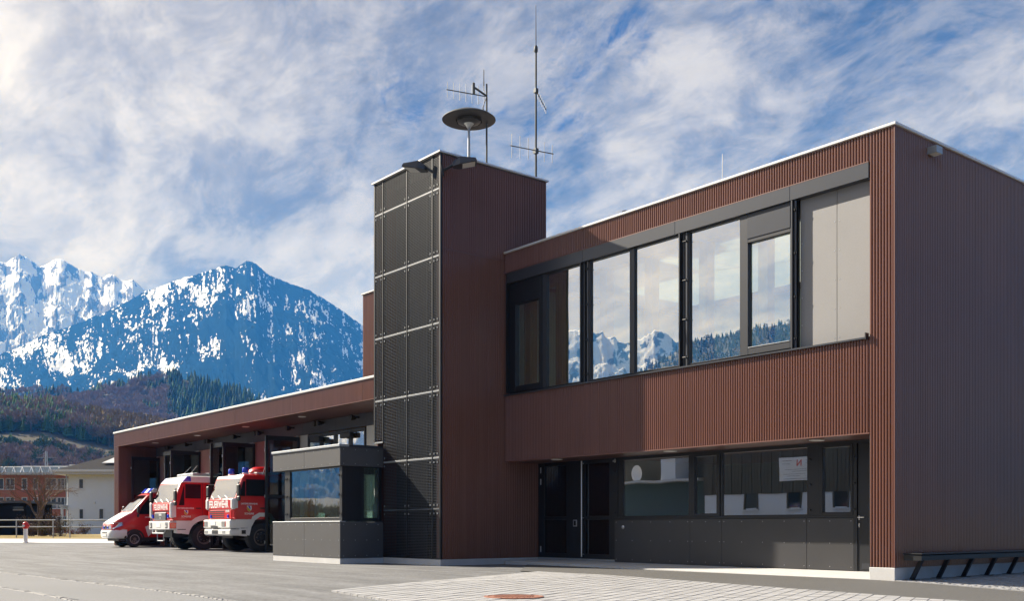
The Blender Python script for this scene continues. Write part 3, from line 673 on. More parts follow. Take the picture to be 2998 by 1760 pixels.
# ------------------------------------------------------------------ control booth in front of the tower
def booth():
    t = thing('control_booth', 'small dark grey panelled booth with wrap-round window beside the tower', 'booth')
    X0, X1, Y0, Y1 = -16.70, -13.0, -3.17, 0.2
    B('plinth', CONC, t, X0+.006, X1-.004, Y0+.004, Y0+.25, -.2, .128, c=.008); B('plinth', CONC, t, X1-.25, X1-.004, Y0+.251, TY0-.005, -.2, .128, c=.008); B('plinth', CONC, t, X0+.006, X0+.2, Y0+.251, Y1, -.2, .128, c=.008)
    XS = -14.88
    for z0, z1 in ((.132, 1.03), (2.428, 2.90)):
        for a, b in ((X0, XS), (XS, X1)):
            B('facade_panel', PANEL_K, t, a+.003, b-(.003 if b < X1 else 0), Y0, Y0+.02, z0, z1, c=.003)
            n = 4; screws(t, [(a+.07+(b-a-.14)*k/n, Y0, z) for k in range(n+1) for z in ((z0+.06, z1-.06) if z1 > 2 else (z0+.06, (z0+z1)/2, z1-.06))], r=.009)
        B('facade_panel', PANEL_K, t, X1-.02, X1, Y0+.021, TY0-.01, z0, z1, c=.003)
        screws(t, [(X1, Y0+.1+.33*k, z) for k in range(4) for z in ((z0+.06, z1-.06) if z1 > 2 else (z0+.06, (z0+z1)/2, z1-.06))], ax='x', r=.009)
        B('facade_panel', PANEL_K, t, X0, X0+.02, Y0+.021, Y1, z0, z1, c=.003)
        B('wall_core', BLACKM, t, X0+.022, X1-.022, Y0+.022, Y0+.14, z0, z1); B('wall_core', BLACKM, t, X1-.14, X1-.022, Y0+.141, TY0-.01, z0, z1); B('wall_core', BLACKM, t, X0+.022, X0+.14, Y0+.141, Y1, z0, z1)
    B('sill', GALV, t, X0+.01, X1+.006, Y0-.012, Y0+.15, 1.032, 1.056, c=.004); B('sill', FASCIA, t, X1-.14, X1+.005, Y0+.151, TY0-.01, 1.032, 1.056, c=.004)
    B('coping', GALV, t, X0-.03, X1+.012, Y0-.03, Y0+.25, 2.905, 2.965, c=.006); B('coping', FASCIA, t, X1-.25, X1+.012, Y0+.251, TY0-.02, 2.905, 2.965, c=.006); B('coping', FASCIA, t, X0-.03, X0+.2, Y0+.251, Y1, 2.905, 2.965, c=.006)
    B('roof', DARKFRAME, t, X0+.15, X1-.15, Y0+.15, TY0-.03, 2.86, 2.92); B('roof', DARKFRAME, t, X0+.15, TX0-.02, -.5, Y1, 2.86, 2.92); B('roof_panel', ADDED_ROOFLIGHT, t, X0+.15, TX0-.02, TY0-.029, -.501, 2.88, 2.90)  # opal panel added to the booth roof to brighten its inside
    # glazing
    gx0, gy = -16.12, Y0+.10
    def win(par_name, fr, pane, gm):
        w = bpy.data.objects.new(par_name, None); COL.objects.link(w); w.parent = t
        for a in fr: B('frame', BLACKM, w, *a, c=.004)
        B('pane', gm, w, *pane); return w
    win('front_window', [(gx0, gx0+.30, gy-.03, gy+.05, 1.058, 2.426), (X1-.16, X1-.03, gy-.03, gy+.05, 1.058, 2.426), (gx0+.301, X1-.161, gy-.025, gy+.045, 1.058, 1.15), (gx0+.301, X1-.161, gy-.025, gy+.045, 2.39, 2.426)], (gx0+.29, X1-.15, gy, gy+.012, 1.14, 2.40), GLASS_BOOTH)
    sx = X1-.10
    win('side_window', [(sx-.05, sx+.03, Y0+.16, Y0+.20, 1.058, 2.426), (sx-.05, sx+.03, -2.50, -2.45, 1.058, 2.426), (sx-.05, sx+.03, -2.03, -1.93, 1.058, 2.426), (sx-.045, sx+.025, -2.449, -2.031, 1.058, 1.14), (sx-.045, sx+.025, -2.449, -2.031, 2.40, 2.426)], (sx, sx+.012, -2.46, -2.02, 1.13, 2.41), GLASS_BOOTH)
    B('blank_panel', BLACKM, t, sx-.02, sx+.02, Y0+.201, -2.501, 1.058, 2.426)
    B('side_wall', GLASS_BOOTH, t, gx0+.005, gx0+.017, gy+.06, Y1, 1.058, 2.426)
    for x in (gx0+.05, gx0+.20, X1-.12):
        for z in (1.25, 1.72, 2.2):
            mb = MB(); mb.tube((x, gy-.06, z-.03), (x, gy-.06, z+.03), .014, n=8); mb.tube((x, gy-.06, z), (x, gy-.03, z), .008, n=8); mb.build('knob', BLACKP, t)
    # inside
    B('inner_floor', FLOORIN, t, X0+.15, TX0-.03, Y0+.15, Y1, .02, .06); B('inner_wall', PLASTER_G, t, gx0+.03, TX0-.02, Y1-.05, Y1, .06, 2.85)
    B('inner_wall', PLASTER_W, t, TX0-.06, TX0-.022, TY0+.05, Y1-.06, .06, 2.85); B('door_leaf', ORANGE_BEAM, t, TX0-.12, TX0-.07, -1.2, -.5, .06, 2.2)
    B('pillar', PLASTER_G, t, -15.2, -14.95, -1.6, -1.4, .06, 2.85); B('desk', PLASTER_W, t, gx0+.2, X1-.5, Y0+.2, Y0+.75, .98, 1.02)
    B('shelf', PLASTER_W, t, -13.42, -13.2, -1.99, -1.93, 1.06, 1.5)
    for x in (-15.5, -14.4):
        mb = MB(); mb.tube((x, -2.6, 2.86), (x, -2.6, 2.45), .006, n=6); mb.lathe([(.02, 2.46), (.07, 2.38), (.075, 2.32), (.06, 2.32)], (x, -2.6, 0), 'z', 14); mb.build('pendant', WHITE, t)
booth()

# ------------------------------------------------------------------ vehicle hall
HX0, HX1, HF, HW, HT, HB = -41.45, -13.5, 0.5, 2.32, 5.44, 4.81
def hall():
    t = thing('vehicle_hall', 'long low brown vehicle hall with deep canopy and open folding doors', 'building')
    cladding(t, (HX0, HF), (HX1, HF), HB, HT, (0, -1)); cladding(t, (HX0, HF), (HX0+.66, HF), 0.05, HB-.004, (0, -1))
    cladding(t, (HX0+.66, HF+.02), (HX0+.66, HW), 0.05, HB-.01, (1, 0)); cladding(t, (HX0, 12), (HX0, HF), .05, HT, (-1, 0))
    for x in (-36.9, -32.2, -27.5, -22.8, -18.1): B('sheet_joint', BROWN_FLAT, t, x-.006, x+.006, HF-.004, HF+.01, HB, HT)
    B('core', DARKIN, t, HX0+.03, HX1-.02, HF+.03, 12, HB+.02, HT-.02); B('core', DARKIN, t, HX0+.03, HX0+.63, HF+.03, 12, 0, HB+.019)
    B('edge_trim', BROWN_FLAT, t, HX0, HX1, HF-.006, HF+.03, HB-.012, HB+.004)
    B('coping', COPING, t, HX0-.04, HX1, HF-.04, HF+.35, HT-.002, HT+.075, c=.01); B('coping', COPING, t, HX0-.04, HX0+.3, HF+.351, 12, HT-.002, HT+.075, c=.01)
    B('soffit', SOFFIT, t, HX0+.66, HX1, HF+.03, HW, HB+.002, HB+.018)
    # dark panelled wall above and between the doors
    piers = [(-40.78, -40.35), (-36.35, -35.30), (-30.98, -29.75), (-25.95, -25.1), (-20.9, HX1)]
    tops = 4.36
    xs = [-40.78, -38.1, -35.82, -33.1, -30.36, -27.9, -25.5, -23.0, -20.9, -18.2, -15.8, HX1]
    for a, b in zip(xs, xs[1:]): B('wall_panel', PANEL_W, t, a+.004, b-.004, HW, HW+.04, tops+.004, HB, c=.003)
    for i, (a, b) in enumerate(piers): B('pier_panel', BEIGE, t, a, b, HW, HW+.04, .05, tops, c=.003); B('inner_pier', BEIGE, t, a+.04, b-.04, HW+.045, HW+.9, .0, tops+.2)
    B('lintel', DARKIN, t, -40.78, HX1, HW+.045, HW+.3, tops+.21, HB)
    # hall inside
    B('floor_slab', FLOORIN, t, -40.8, HX1, HW-.02, 11.9, -.1, .02); B('back_wall', BEIGE, t, -40.8, HX1, 11.8, 11.95, .02, HB)
    for x in (-38.3, -33.2, -27.9, -23): B('back_window', GLASS_UP, t, x-1.3, x+1.3, 11.76, 11.79, 2.2, 3.6)
    for y in (3.6, 6.5, 9.4): B('roof_beam', ORANGE_BEAM, t, -40.8, HX1, y, y+.22, 4.30, 4.78)
    # folding door leaves, pushed open square to the wall
    def leaf(name, p, x, y0, y1, z0=.04, z1=4.30, hinge_in=True):
        w = bpy.data.objects.new(name, None); COL.objects.link(w); w.parent = p
        th = .035
        B('outer_stile', BLACKM, w, x-th, x+th, y0, y0+.11, z0, z1, c=.006); B('inner_stile', BLACKM, w, x-th, x+th, y1-.10, y1, z0, z1, c=.006)
        for a, b in ((z0, z0+.14), (2.0, 2.10), (z1-.16, z1)): B('rail', BLACKM, w, x-th+.003, x+th-.003, y0+.111, y1-.101, a, b, c=.004)
        for a, b in ((z0+.141, 1.999), (2.101, z1-.161)): B('pane', GLASS_HALL, w, x-.006, x+.006, y0+.112, y1-.102, a, b)
        for z in (.35, 2.05, 3.75):
            mb = MB(); mb.tube((x+.01, y0-.02, z-.05), (x+.01, y0-.02, z+.05), .018, n=8); mb.build('hinge', STEEL, w)
        mb = MB(); mb.cbox(x-.05, x+.05, y1-.12, y1-.02, z1+.002, z1+.05, c=.01); mb.build('roller', GALV, w)
        return w
    for x, y0 in ((-25.72, .90), (-29.60, .93), (-30.58, .82), (-35.22, .93), (-36.42, 1.12), (-40.28, .94)): leaf('folding_leaf', t, x, y0, HW-.02)
    for x0, x1, y in ((-30.60, -29.58, .90), (-36.4, -35.2, 1.05)): B('hinge_arm', BLACKM, t, x0, x1, y, y+.05, 4.12, 4.29)
    # the closed bay behind the booth
    xs = np.linspace(-25.08, -20.92, 5)
    for a, b in zip(xs, xs[1:]):
        w = bpy.data.objects.new('closed_leaf', None); COL.objects.link(w); w.parent = t
        B('stile', BLACKM, w, a+.01, a+.11, HW-.03, HW+.04, .04, 4.33, c=.004); B('stile', BLACKM, w, b-.11, b-.01, HW-.03, HW+.04, .04, 4.33, c=.004)
        for z0, z1 in ((.04, .2), (2.0, 2.1), (4.2, 4.33)): B('rail', BLACKM, w, a+.111, b-.111, HW-.025, HW+.035, z0, z1)
        for z0, z1 in ((.201, 1.999), (2.101, 4.199)): B('pane', GLASS_UP, w, a+.112, b-.112, HW, HW+.012, z0, z1)
    for x in (-24.2, -22.0): B('door_drive', BLACKP, t, x-.35, x+.35, HW-.22, HW-.04, 4.02, 4.2, c=.02)
    # rear upper block seen past the tower
    B('upper_block', BROWN_FLAT, t, -22.25, -13.0, 3.03, 8, 5.4, 9.18); cladding(t, (-22.28, 3.0), (-13.3, 3.0), 5.4, 9.16, (0, -1)); cladding(t, (-22.28, 8), (-22.28, 3.0), 5.4, 9.16, (-1, 0))
    B('coping', COPING, t, -22.33, -13.0, 2.95, 3.2, 9.16, 9.21, c=.006)
    return t
hall()
for x, lab in ((-37.8, 'small round canopy light over the red and white van'), (-32.85, 'small round canopy light over the white-roofed fire engine'), (-28.05, 'small round canopy light over the fire engine with two beacons'), (-23.4, 'small round canopy light above the dark booth roof')):
    downlight(x, 1.2, HB+.001, lab, 'canopy lights over the hall doors')
def wall_spot(x, double, lab):
    t = thing('wall_spotlight', lab, 'spotlight', (x, HW, 4.69), group='spotlights on the hall wall')
    mb = MB(); mb.box(-.03, .03, -.16, 0, -.03, .03)
    for s_ in ((-.14, .14) if double else (0,)): mb.lathe([(.07, -.16), (.10, -.30), (.10, -.34), (.02, -.35)], (s_, 0, -.02), 'y', 16)
    if double: mb.box(-.2, .2, -.19, -.14, -.03, .03)
    mb.build('lamp_head', BLACKP, t, smooth=40)
for x, d_, lab in ((-36.3, 0, 'small black spotlight on the hall wall between van and white-roofed fire engine'), (-31.05, 0, 'small black spotlight on the hall wall between the two fire engines'), (-26.2, 0, 'small black spotlight on the hall wall beside the closed door bay'), (-21.4, 0, 'small black spotlight on the hall wall nearest the tower'),
                   (-33.9, 1, 'twin black spotlight on the hall wall behind the white-roofed fire engine'), (-28.9, 1, 'twin black spotlight on the hall wall behind the fire engine with beacons'), (-23.9, 1, 'twin black spotlight on the hall wall above the booth'), (-38.6, 1, 'twin black spotlight on the hall wall behind the van')): wall_spot(x, d_, lab)

# ------------------------------------------------------------------ siren and antennas on the tower roof
def siren():
    t = thing('siren', 'grey mushroom-shaped siren on a pole on the tower roof', 'siren', (-10.9, -.776, TZ))
    mb = MB(); mb.tube((0, 0, 0), (0, 0, 1.06), .036, .030, 12); mb.lathe([(.12, 0), (.12, .03), (.055, .05)], n=16); mb.lathe([(.045, .98), (.09, 1.06), (.16, 1.10)], n=16); mb.build('pole', GALV, t, smooth=40)
    mb = MB(); mb.lathe([(.66, 1.175), (.655, 1.19), (.57, 1.25), (.44, 1.31), (.31, 1.335), (.28, 1.36), (.12, 1.385), (.001, 1.39)], n=40); mb.build('hood', GALV_DARK, t, smooth=40)
    mb = MB(); mb.lathe([(.655, 1.172), (.40, 1.20), (.30, 1.24), (.001, 1.26)], n=40); mb.build('hood_underside', BLACKP, t, smooth=40)
    mb = MB(); mb.lathe([(.16, 1.08), (.28, 1.12), (.30, 1.22), (.001, 1.23)], n=24)
    for k in range(12): a = k*math.pi/6; mb.tube((.30*math.cos(a), .30*math.sin(a), 1.11), (.33*math.cos(a), .33*math.sin(a), 1.22), .012, n=5)
    mb.build('rotor', DARKFRAME, t)
siren()
def yagi(par, p0, p1, n, ln, mtl, double=()):
    """boom with upright elements; lengths taper"""
    p0, p1 = Vector(p0), Vector(p1)
    b = bpy.data.objects.new('antenna', None); COL.objects.link(b); b.parent = par
    mb = MB(); mb.tube(p0, p1, .013, n=8); mb.build('boom', mtl, b)
    for k in range(n):
        p = p0.lerp(p1, (k+.15)/(n-.7)); l_ = ln*(1-.25*k/max(1, n-1))
        mb = MB(); mb.tube(p+Vector((0, 0, -l_/2)), p+Vector((0, 0, l_/2)), .0075, n=6); mb.build('element', GALV, b)
    return b
def masts():
    t = thing('antenna_mast', 'short antenna mast right behind the mushroom siren', 'antenna', (-10.8, -.302, TZ))
    mb = MB(); mb.tube((0, 0, 0), (0, 0, 2.16), .024, .021, 10); mb.tube((-.05, -.05, 2.0), (-.05, -.05, 2.52), .014, .008, 8); mb.build('pole', GALV_DARK, t, smooth=40)
    yagi(t, (-.0, -.05, 1.84), (-.28, -1.02, 1.84), 7, .50, GALV_DARK)
    mb = MB(); mb.tube((0, 0, 1.86), (-.05, -.36, 2.0), .025, n=8); mb.tube((-.05, -.36, 1.84), (-.05, -.36, 2.1), .03, n=8); mb.build('boom_bracket', GALV_DARK, t)
    mb = MB(); mb.path([(0, -.02, 1.8), (-.02, -.10, 1.55), (0, -.03, 1.25)], .01, 6); mb.build('cable', BLACKP, t)
    t = thing('antenna_mast', 'tallest antenna mast, at the rear corner of the tower roof', 'antenna', (-10.8, 1.30, TZ))
    mb = MB(); mb.tube((0, 0, 0), (0, 0, 3.46), .029, .025, 12); mb.lathe([(.03, 3.40), (.05, 3.44), (.05, 3.54), (.02, 3.60)], n=12); mb.tube((0, 0, 3.5), (0, 0, 4.62), .014, .006, 8); mb.build('pole', GALV_DARK, t, smooth=40)
    yagi(t, (.02, -.86, .80), (.02, .58, .92), 6, .62, GALV_DARK)
    yagi(t, (-.02, .03, 2.43), (-.73, .98, 2.41), 8, .28, GALV_DARK)
    B('clamp', GALV_DARK, t, -.05, .05, -.05, .05, .80, .93); B('clamp', GALV_DARK, t, -.045, .045, -.045, .045, 2.37, 2.48)
masts()
# ------------------------------------------------------------------ vehicles (local frame: front at y=0 looking to -y, visible side +x)
def sub(name, parent):
    o = bpy.data.objects.new(name, None); COL.objects.link(o); o.parent = parent; return o
def wheel(par, x, y, r, w, side, rim_m, lugs=0, rim_r=0.56):
    g = sub('wheel', par); s_ = side
    mb = MB(); prof = [(r*.60, -w/2), (r*.92, -w/2), (r, -w/2+.05), (r, w/2-.05), (r*.92, w/2), (r*.60, w/2), (r*.56, w/2-.05), (r*.56, -w/2+.05), (r*.60, -w/2)]
    mb.lathe(prof, (x, y, r), 'x', 36, caps=False)
    if lugs:
        for k in range(lugs):
            a = 2*math.pi*k/lugs
            for q in (-1, 1):
                c_, sn = math.cos(a+q*.03), math.sin(a+q*.03); u = Vector((0, c_, sn)); v = Vector((0, -sn, c_)); c = Vector((x+q*w*.27, y, r))
                P = [c+u*(r*(.97 if d < 1 else 1.022))+v*(.035*e)+Vector((f*w*.21, 0, 0)) for d in (0, 1) for e, f in ((-1, -1), (1, -1), (1, 1), (-1, 1))]
                mb.add(P, [(4,5,6,7),(0,1,5,4),(1,2,6,5),(2,3,7,6),(3,0,4,7)])
    mb.build('tyre', RUBBER, g, smooth=35)
    xo = x+s_*w/2
    mb = MB(); mb.lathe([(r*.60, s_*-.02), (r*.585, s_*.004), (r*.54, s_*.004), (r*.50, s_*-.02), (r*.47, s_*-.09)], (xo, y, r), 'x', 30, caps=False); mb.build('rim', rim_m, g, smooth=35)
    mb = MB(); mb.lathe([(r*.47, s_*-.10), (r*.40, s_*-.075), (r*.22, s_*-.06), (r*.20, s_*.02), (.001, s_*.02)], (xo, y, r), 'x', 30); mb.build('hub', RIMD if rim_m is RIMM else BLACKP, g, smooth=35)
    mb = MB()
    for k in range(8):
        a = 2*math.pi*k/8; mb.lathe([(.022, s_*-.08), (.022, s_*-.035)], (xo, y+r*.33*math.cos(a), r+r*.33*math.sin(a)), 'x', 8)
    mb.build('bolt_ring', rim_m, g, smooth=35)
    return g
def crest(par, x, y, z, h):
    s_ = h/2
    sh = [(-.42, .5), (.42, .5), (.42, 0), (.30, -.30), (0, -.5), (-.30, -.30), (-.42, 0)]
    g = sub('crest', par)
    mb = MB(); mb.prism([(y+a*h, z+b*h) for a, b in sh], x, x+.003, 'x'); mb.build('shield', WHITE_P, g)
    mb = MB(); mb.prism([(y-.42*h, z+.38*h), (y+.30*h, z-.26*h), (y, z-.48*h), (y-.30*h, z-.28*h), (y-.41*h, z)], x+.003, x+.005, 'x'); mb.build('shield_field', YELLOW, g)
    mb = MB(); mb.prism([(y-.22*h, z+.46*h), (y+.10*h, z+.46*h), (y+.24*h, z+.02*h), (y+.08*h, z-.02*h)], x+.0035, x+.006, 'x'); mb.build('shield_charge', BLUEL, g)
def slab_on_slope(mb, x0, x1, p0, p1, th):
    """thin panel between profile points p0,p1 (y,z), pushed out along the outward normal"""
    dy, dz = p1[0]-p0[0], p1[1]-p0[1]; l_ = math.hypot(dy, dz); ny, nz = -dz/l_, dy/l_
    P = [(x, p[0]+ny*k, p[1]+nz*k) for k in (-.005, th) for x, p in ((x0, p0), (x1, p0), (x1, p1), (x0, p1))]
    return mb.add(P, [(0,3,2,1),(4,5,6,7),(0,1,5,4),(1,2,6,5),(2,3,7,6),(3,0,4,7)])
def shell(prof, w, front_n, roof_idx, er=.07):
    """cab shell: side profile lofted across the width with eased corners"""
    rings = []
    cx = sum(p[0] for p in prof)/len(prof)
    for x, k in ((-w/2, 1.0), (-w/2+.025, .45), (-w/2+.09, 0.0), (w/2-.09, 0.0), (w/2-.025, .45), (w/2, 1.0)):
        r = []
        for i, (y, z) in enumerate(prof):
            yy = y+er*k if i in front_n else y; zz = z-er*.7*k if i in roof_idx else z
            r.append((x, yy, zz))
        rings.append(r)
    return rings
def mirror_set(par, x, y, z, s_=1):
    mb = MB(); mb.path([(x-s_*.10, y+.12, z+.30), (x+s_*.14, y-.06, z+.30), (x+s_*.14, y-.06, z-.32), (x-s_*.08, y+.10, z-.30)], .016, 8); mb.build('mirror_arm', BLACKP, par)
    B('mirror', BLACKP, par, x+s_*.05, x+s_*.27, y-.11, y-.02, z-.16, z+.24, c=.03); B('mirror', BLACKP, par, x+s_*.06, x+s_*.27, y-.11, y-.02, z-.36, z-.19, c=.03)
def rect(par, name, m, x, y0, y1, z0, z1, th=.012, cut=0.0):
    """flat panel on the +x side, with an optional slanted front top corner"""
    mb = MB(); mb.prism([(y0, z0), (y1, z0), (y1, z1), (y0+cut, z1)], x, x+th, 'x'); return mb.build(name, m, par)
def body_interior(par, w, y0, y1):
    pass

def engine_a():
    """white-roofed fire engine (bay between van and the nearer engine)"""
    w = 2.36; t = thing('fire_engine', 'red fire engine with white roof band and roof rack, parked in the middle bay', 'fire engine', (-31.82, -.75, 0), group='fire engines in the hall bays')
    hw = w/2; yw, r = 1.36, .525
    prof = [(.10, 1.17), (.05, 1.22), (.06, 1.84), (.10, 1.90), (.38, 2.66), (.46, 2.73), (2.62, 2.73), (2.62, 1.17)]
    mb = MB(); mb.loft(shell(prof, w, (0, 1, 2, 3, 4, 5), (5, 6), .06)); cab = mb.build('cab', RED, t, smooth=35)
    # white roof cap
    prof = [(.40, 2.70), (.62, 2.93), (.80, 2.97), (2.62, 2.99), (2.62, 2.72)]
    mb = MB(); mb.loft(shell(prof, w-.01, (0, 1), (2, 3), .06)); cap = mb.build('roof_cap', WHITE, t, smooth=35)
    for s_ in (-1, 1):
        mb = MB(); mb.prism([(.46, 2.742), (.80, 2.742), (.78, 2.955), (.66, 2.95)], s_*(hw-.10), s_*(hw+.004), 'x'); mb.build('beacon', BLUEL, cap)
    # windscreen, wipers
    mb = MB(); slab_on_slope(mb, -hw+.14, hw-.14, (.105, 1.93), (.375, 2.64), .012); mb.build('windscreen', WSCREEN, cab)
    for x in (-.55, .1, .75):
        mb = MB(); mb.tube((x, .06, 1.90), (x-.38, .10, 2.04), .012, n=6); mb.build('wiper', WHITE_P, cab)
    # front panel
    B('sign_board', RED, t, -hw+.14, hw-.20, .018, .05, 1.56, 1.84, c=.01)
    lettering('lettering', 'FEUERWEHR', .30, WHITE_P, t, (-.03, .016, 1.70), '-y', xs=.92, bold=.006)
    gr = B('grille', BLACKP, t, -.72, .55, .01, .06, 1.19, 1.50, c=.02)
    for k in range(6): B('grille_bar', GALV, gr, -.70, .53, .002, .02, 1.215+.048*k, 1.231+.048*k)
    lettering('lettering', 'MAN', .13, WHITE_P, gr, (-.05, .0, 1.40), '-y', bold=.004); lettering('lettering', '2', .10, WHITE_P, gr, (-.05, .0, 1.27), '-y', bold=.004)
    for x in (-.92, .74): B('blue_flasher', BLUEL, t, x-.07, x+.07, .0, .06, 1.27, 1.42, c=.02)
    for s_ in (-1, 1):
        mb = MB(); mb.cbox(s_*(hw-.16), s_*(hw+.012), -.03, .22, 1.27, 1.90, c=.04); mb.build('corner_deflector', WHITE, t)
    bp = B('bumper', WHITE, t, -hw+.02, hw-.05, -.06, .42, .80, 1.15, c=.03)
    for x in (-.92, .80):
        B('headlight_recess', BLACKP, bp, x-.13, x+.13, -.066, -.05, .86, 1.10, c=.004); mb = MB(); mb.lathe([(.095, -.066), (.085, -.082), (.001, -.086)], (x, 0, .985), 'y', 18); mb.build('headlight', LENS, bp, smooth=40)
    B('number_plate', WHITE_P, bp, -.32, .14, -.072, -.062, .90, 1.06); B('indicator', ORANGEL, t, hw-.049, hw+.02, -.05, .20, .86, 1.08, c=.02)
    mb = MB(); mb.path([(-.75, -.02, .80), (-.70, -.06, .66), (.55, -.06, .66), (.62, -.02, .80)], .03, 8); mb.path([(-.30, -.02, .62), (-.28, -.02, .36), (.38, -.02, .36), (.40, -.02, .62)], .02, 8); mb.build('tow_bar', GALV, t)
    # side: door, windows, fender
    x = hw
    rect(cab, 'door_window', VGLASS, x, .30, .52, 1.78, 2.56, cut=.20); rect(cab, 'door_window', VGLASS, x, .56, 1.20, 2.06, 2.63); rect(cab, 'rear_window', VGLASS, x, 1.42, 2.35, 2.02, 2.62)
    rect(cab, 'door_seam', BLACKP, x-.004, 1.27, 1.282, 1.20, 2.70, .006); rect(cab, 'door_handle', BLACKP, x, 1.00, 1.20, 1.64, 1.69, .03)
    lettering('lettering', 'ORTSFEUERWEHR', .085, WHITE_P, t, (x+.003, .58, 1.66), '+x', bold=.002); lettering('lettering', 'SCHLINS', .10, WHITE_P, t, (x+.003, .60, 1.33), '+x', bold=.002); crest(t, x+.001, .60, 1.49, .20)
    for s_ in (-1, 1):
        a0, a1 = (hw-.30, hw+.015) if s_ > 0 else (-hw-.015, -hw+.30)
        mb = MB(); n = 12; ring = []
        for k in range(n+1):
            a = R(172-164*k/n); ring.append((a, yw+.66*math.cos(a), r+.66*math.sin(a), yw+.83*math.cos(a), r+.86*math.sin(a)))
        for q0, q1 in zip(ring, ring[1:]): mb.prism([(q0[1], q0[2]), (q0[3], q0[4]), (q1[3], q1[4]), (q1[1], q1[2])], a0, a1, 'x')
        mb.build('fender', WHITE, t, smooth=30)
        mb = MB(); mb.prism([(.20, 1.165), (.20, .68), (.30, .655), (.66, .66), (.72, .82), (.90, 1.165)], a0+.02, a1-.006, 'x'); mb.build('step_skirt', WHITE, t)
        B('step_slot', BLACKP, t, a1-.008 if s_ > 0 else a0+.002, a1-.002 if s_ > 0 else a0+.008, .24, .60, .80, .83)
        wheel(t, s_*(hw-.19), yw, r, .36, s_, RIMD, 26); mirror_set(t, s_*hw, .16, 2.12, s_)
        wheel(t, s_*(hw-.19), 5.0, r, .36, s_, RIMD, 0)
    B('chassis', BLACKP, t, -.45, .45, .3, 6.3, .50, 1.0); B('axle', BLACKP, t, -.9, .9, yw-.1, yw+.1, .42, .62); B('cab_rear_skirt', BLACKP, t, -hw+.1, hw-.1, 1.9, 2.6, .75, 1.165)
    mb = MB(); mb.cbox(-hw, hw, 2.70, 6.6, 1.0, 2.98, c=.04); mb.build('body_box', RED, t)
    rk = B('roof_rack', GALV, t, -.85, .85, 1.0, 2.6, 3.00, 3.10, c=.01)
    for y in (1.2, 1.7, 2.2): B('rung', GALV, rk, -.8, .8, y, y+.05, 3.101, 3.13)
    mb = MB(); mb.tube((.55, .95, 2.98), (.68, 1.25, 3.42), .010, .005, 6); mb.tube((-.3, .95, 2.98), (-.1, 1.3, 3.40), .010, .004, 6); mb.build('whip_antenna', WHITE_P, t)
    mb = MB(); mb.tube((.8, 2.3, 3.1), (.8, 2.3, 3.25), .02, n=8); mb.lathe([(.05, -.08), (.09, -.05), (.09, .02), (.03, .06)], (.8, 2.3, 3.3), 'y', 14); mb.build('work_light', WHITE, t, smooth=40)
engine_a()

